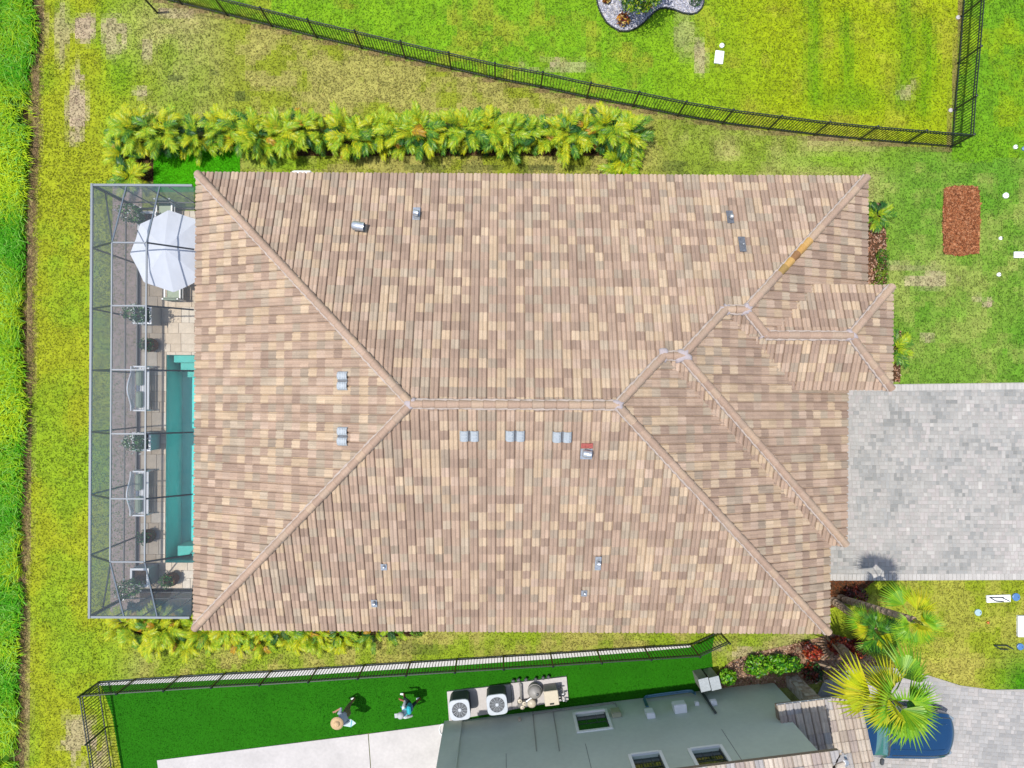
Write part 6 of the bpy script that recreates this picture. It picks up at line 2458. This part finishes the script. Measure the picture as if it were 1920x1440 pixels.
def car():
    fx = P(1785, 1380, .55)
    yc = P(1700, 1378, .8).y
    rz = math.radians(-3.0)
    t = thing('parked_car', 'dark blue car parked nose out beneath the big fan palm', 'car', (fx.x - 2.22, yc + .06, .03), rz)
    o0 = ORIG[t.name]
    ORIG[t.name] = Vector((0, 0, 0))
    stn = [(2.24, .50, .64, 0), (2.16, .70, .74, 0), (1.95, .83, .84, 0), (1.3, .885, .94, 0), (.4, .90, 1.0, 0), (-.42, .905, 1.05, 0), (-1.1, .905, 1.40, 1), (-1.6, .905, 1.47, 1),
           (-2.1, .90, 1.46, 1), (-2.5, .89, 1.36, 1), (-2.85, .86, 1.06, 0), (-3.0, .78, .78, 0)]
    rings = []
    for x, w, zt, cab in stn:
        if cab:
            prof = [(0, zt), (.36, zt - .008), (.62, zt - .05), (.70, zt - .11), (.93, .93), (.985, .80), (1.0, .6), (.98, .38), (.9, .2)]
        else:
            prof = [(0, zt), (.38, zt - .006), (.70, zt - .03), (.82, zt - .05), (.94, zt - .10), (.985, zt * .86), (1.0, min(.6, zt * .78)), (.98, .38), (.9, .2)]
        xs = [x - .10 * (a / 1.0) ** 2 * (1 if x > 1.8 else (-.6 if x < -1.9 else .25)) for a, _ in prof]
        rings.append([(xs[k], a * w, z) for k, (a, z) in enumerate(prof)])
    A = np.array(rings)
    sub = 4
    A = catmull(A, sub)
    A = np.swapaxes(catmull(np.swapaxes(A, 0, 1), 2), 0, 1)
    ns, nr, _ = A.shape
    parts = {}

    def face(nm, side, i, j):
        q = [A[i, j], A[i + 1, j], A[i + 1, j + 1], A[i, j + 1]]
        q = [(p[0], p[1] * side, p[2]) for p in q]
        if side < 0:
            q = q[::-1]
        parts.setdefault(nm, MB()).add(q, [(0, 1, 2, 3)])

    for i in range(ns - 1):
        si = i / sub
        for j in range(nr - 1):
            rj = j / 2
            for side in (1, -1):
                if 5 <= si < 6 and rj < 3:
                    nm = 'windshield'
                elif 8.6 <= si < 9.8 and rj < 3:
                    nm = 'rear_window'
                elif 5.9 <= si < 9.1 and 3 <= rj < 4:
                    nm = 'side_window_l' if side > 0 else 'side_window_r'
                elif si < 5 and rj < 3:
                    nm = 'hood'
                elif 6 <= si < 8.6 and rj < 3:
                    nm = 'roof'
                else:
                    nm = 'body'
                face(nm, side, i, j)
    M_HEADL = mat('headlight_lens', (0.25, 0.30, 0.34), rough=.1, metal=.3, var=0)
    paint = mat('blue_paint', (0.006, 0.045, 0.12), rough=.15, metal=.3, var=.05, coat=.8)
    glass = mat('car_glass', (0.05, 0.16, 0.165), rough=.03, var=0, spec=.9)
    for nm, mb in parts.items():
        n2 = 'side_window' if nm.startswith('side') else nm
        o = mb.build(n2, glass if 'wind' in nm else paint, t, smooth=True)
        # weld the strips so that shading is continuous
        import bmesh
        bm = bmesh.new()
        bm.from_mesh(o.data)
        bmesh.ops.remove_doubles(bm, verts=bm.verts, dist=.0005)
        bmesh.ops.recalc_face_normals(bm, faces=bm.faces)
        bm.to_mesh(o.data)
        bm.free()
        o.data.shade_smooth()
    for sy in (-1, 1):
        MB().tube([(A[i, 6][0], sy * A[i, 6][1], A[i, 6][2] + .002) for i in range(6, 20)], .016, 4).build('hood_seam', M_COIL, t)
    MB().tube([(A[20, j][0] + .02, A[20, j][1], A[20, j][2] + .004) for j in range(6, -1, -1)] + [(A[20, j][0] + .02, -A[20, j][1], A[20, j][2] + .004) for j in range(1, 7)], .035, 5).build('cowl', M_COIL, t)
    for sy in (-1, 1):
        MB().tube([(A[i, 3][0], sy * A[i, 3][1], A[i, 3][2] + .006) for i in range(9, 20)], .014, 5).build('hood_crease', paint, t, smooth=True)
    MB().tube([(2.2, -.4, .5), (2.245, 0, .5), (2.2, .4, .5)], .05, 6).build('grille', M_COIL, t)
    for sy in (-1, 1):
        MB().bbox((2.0, sy * .64, .70), (.24, .2, .07), -sy * .5, .03).build('headlight', M_HEADL, t)
        MB().bbox((-.66, sy * .97, 1.04), (.14, .24, .13), sy * .1, .04).build('mirror', M_COIL, t)
        for x in (1.38, -1.95):
            wl_ = MB().tube([(x, sy * .72, .32), (x, sy * .74, .32), (x, sy * .91, .32), (x, sy * .92, .32)], [.28, .32, .32, .28], 20).build('wheel', M_COIL, t, smooth=True)
            MB().tube([(x, sy * .915, .32), (x, sy * .925, .32)], [.2, .19], 14).build('rim', M_METAL, wl_)
    MB().beam((-.5, -.5, 1.11), (-.54, .2, 1.15), .02, .012).build('wiper', M_COIL, t)
    MB().box((-.35, 0, .25), (4.7, 1.5, .1)).build('underbody', M_COIL, t)
    ORIG[t.name] = o0


car()
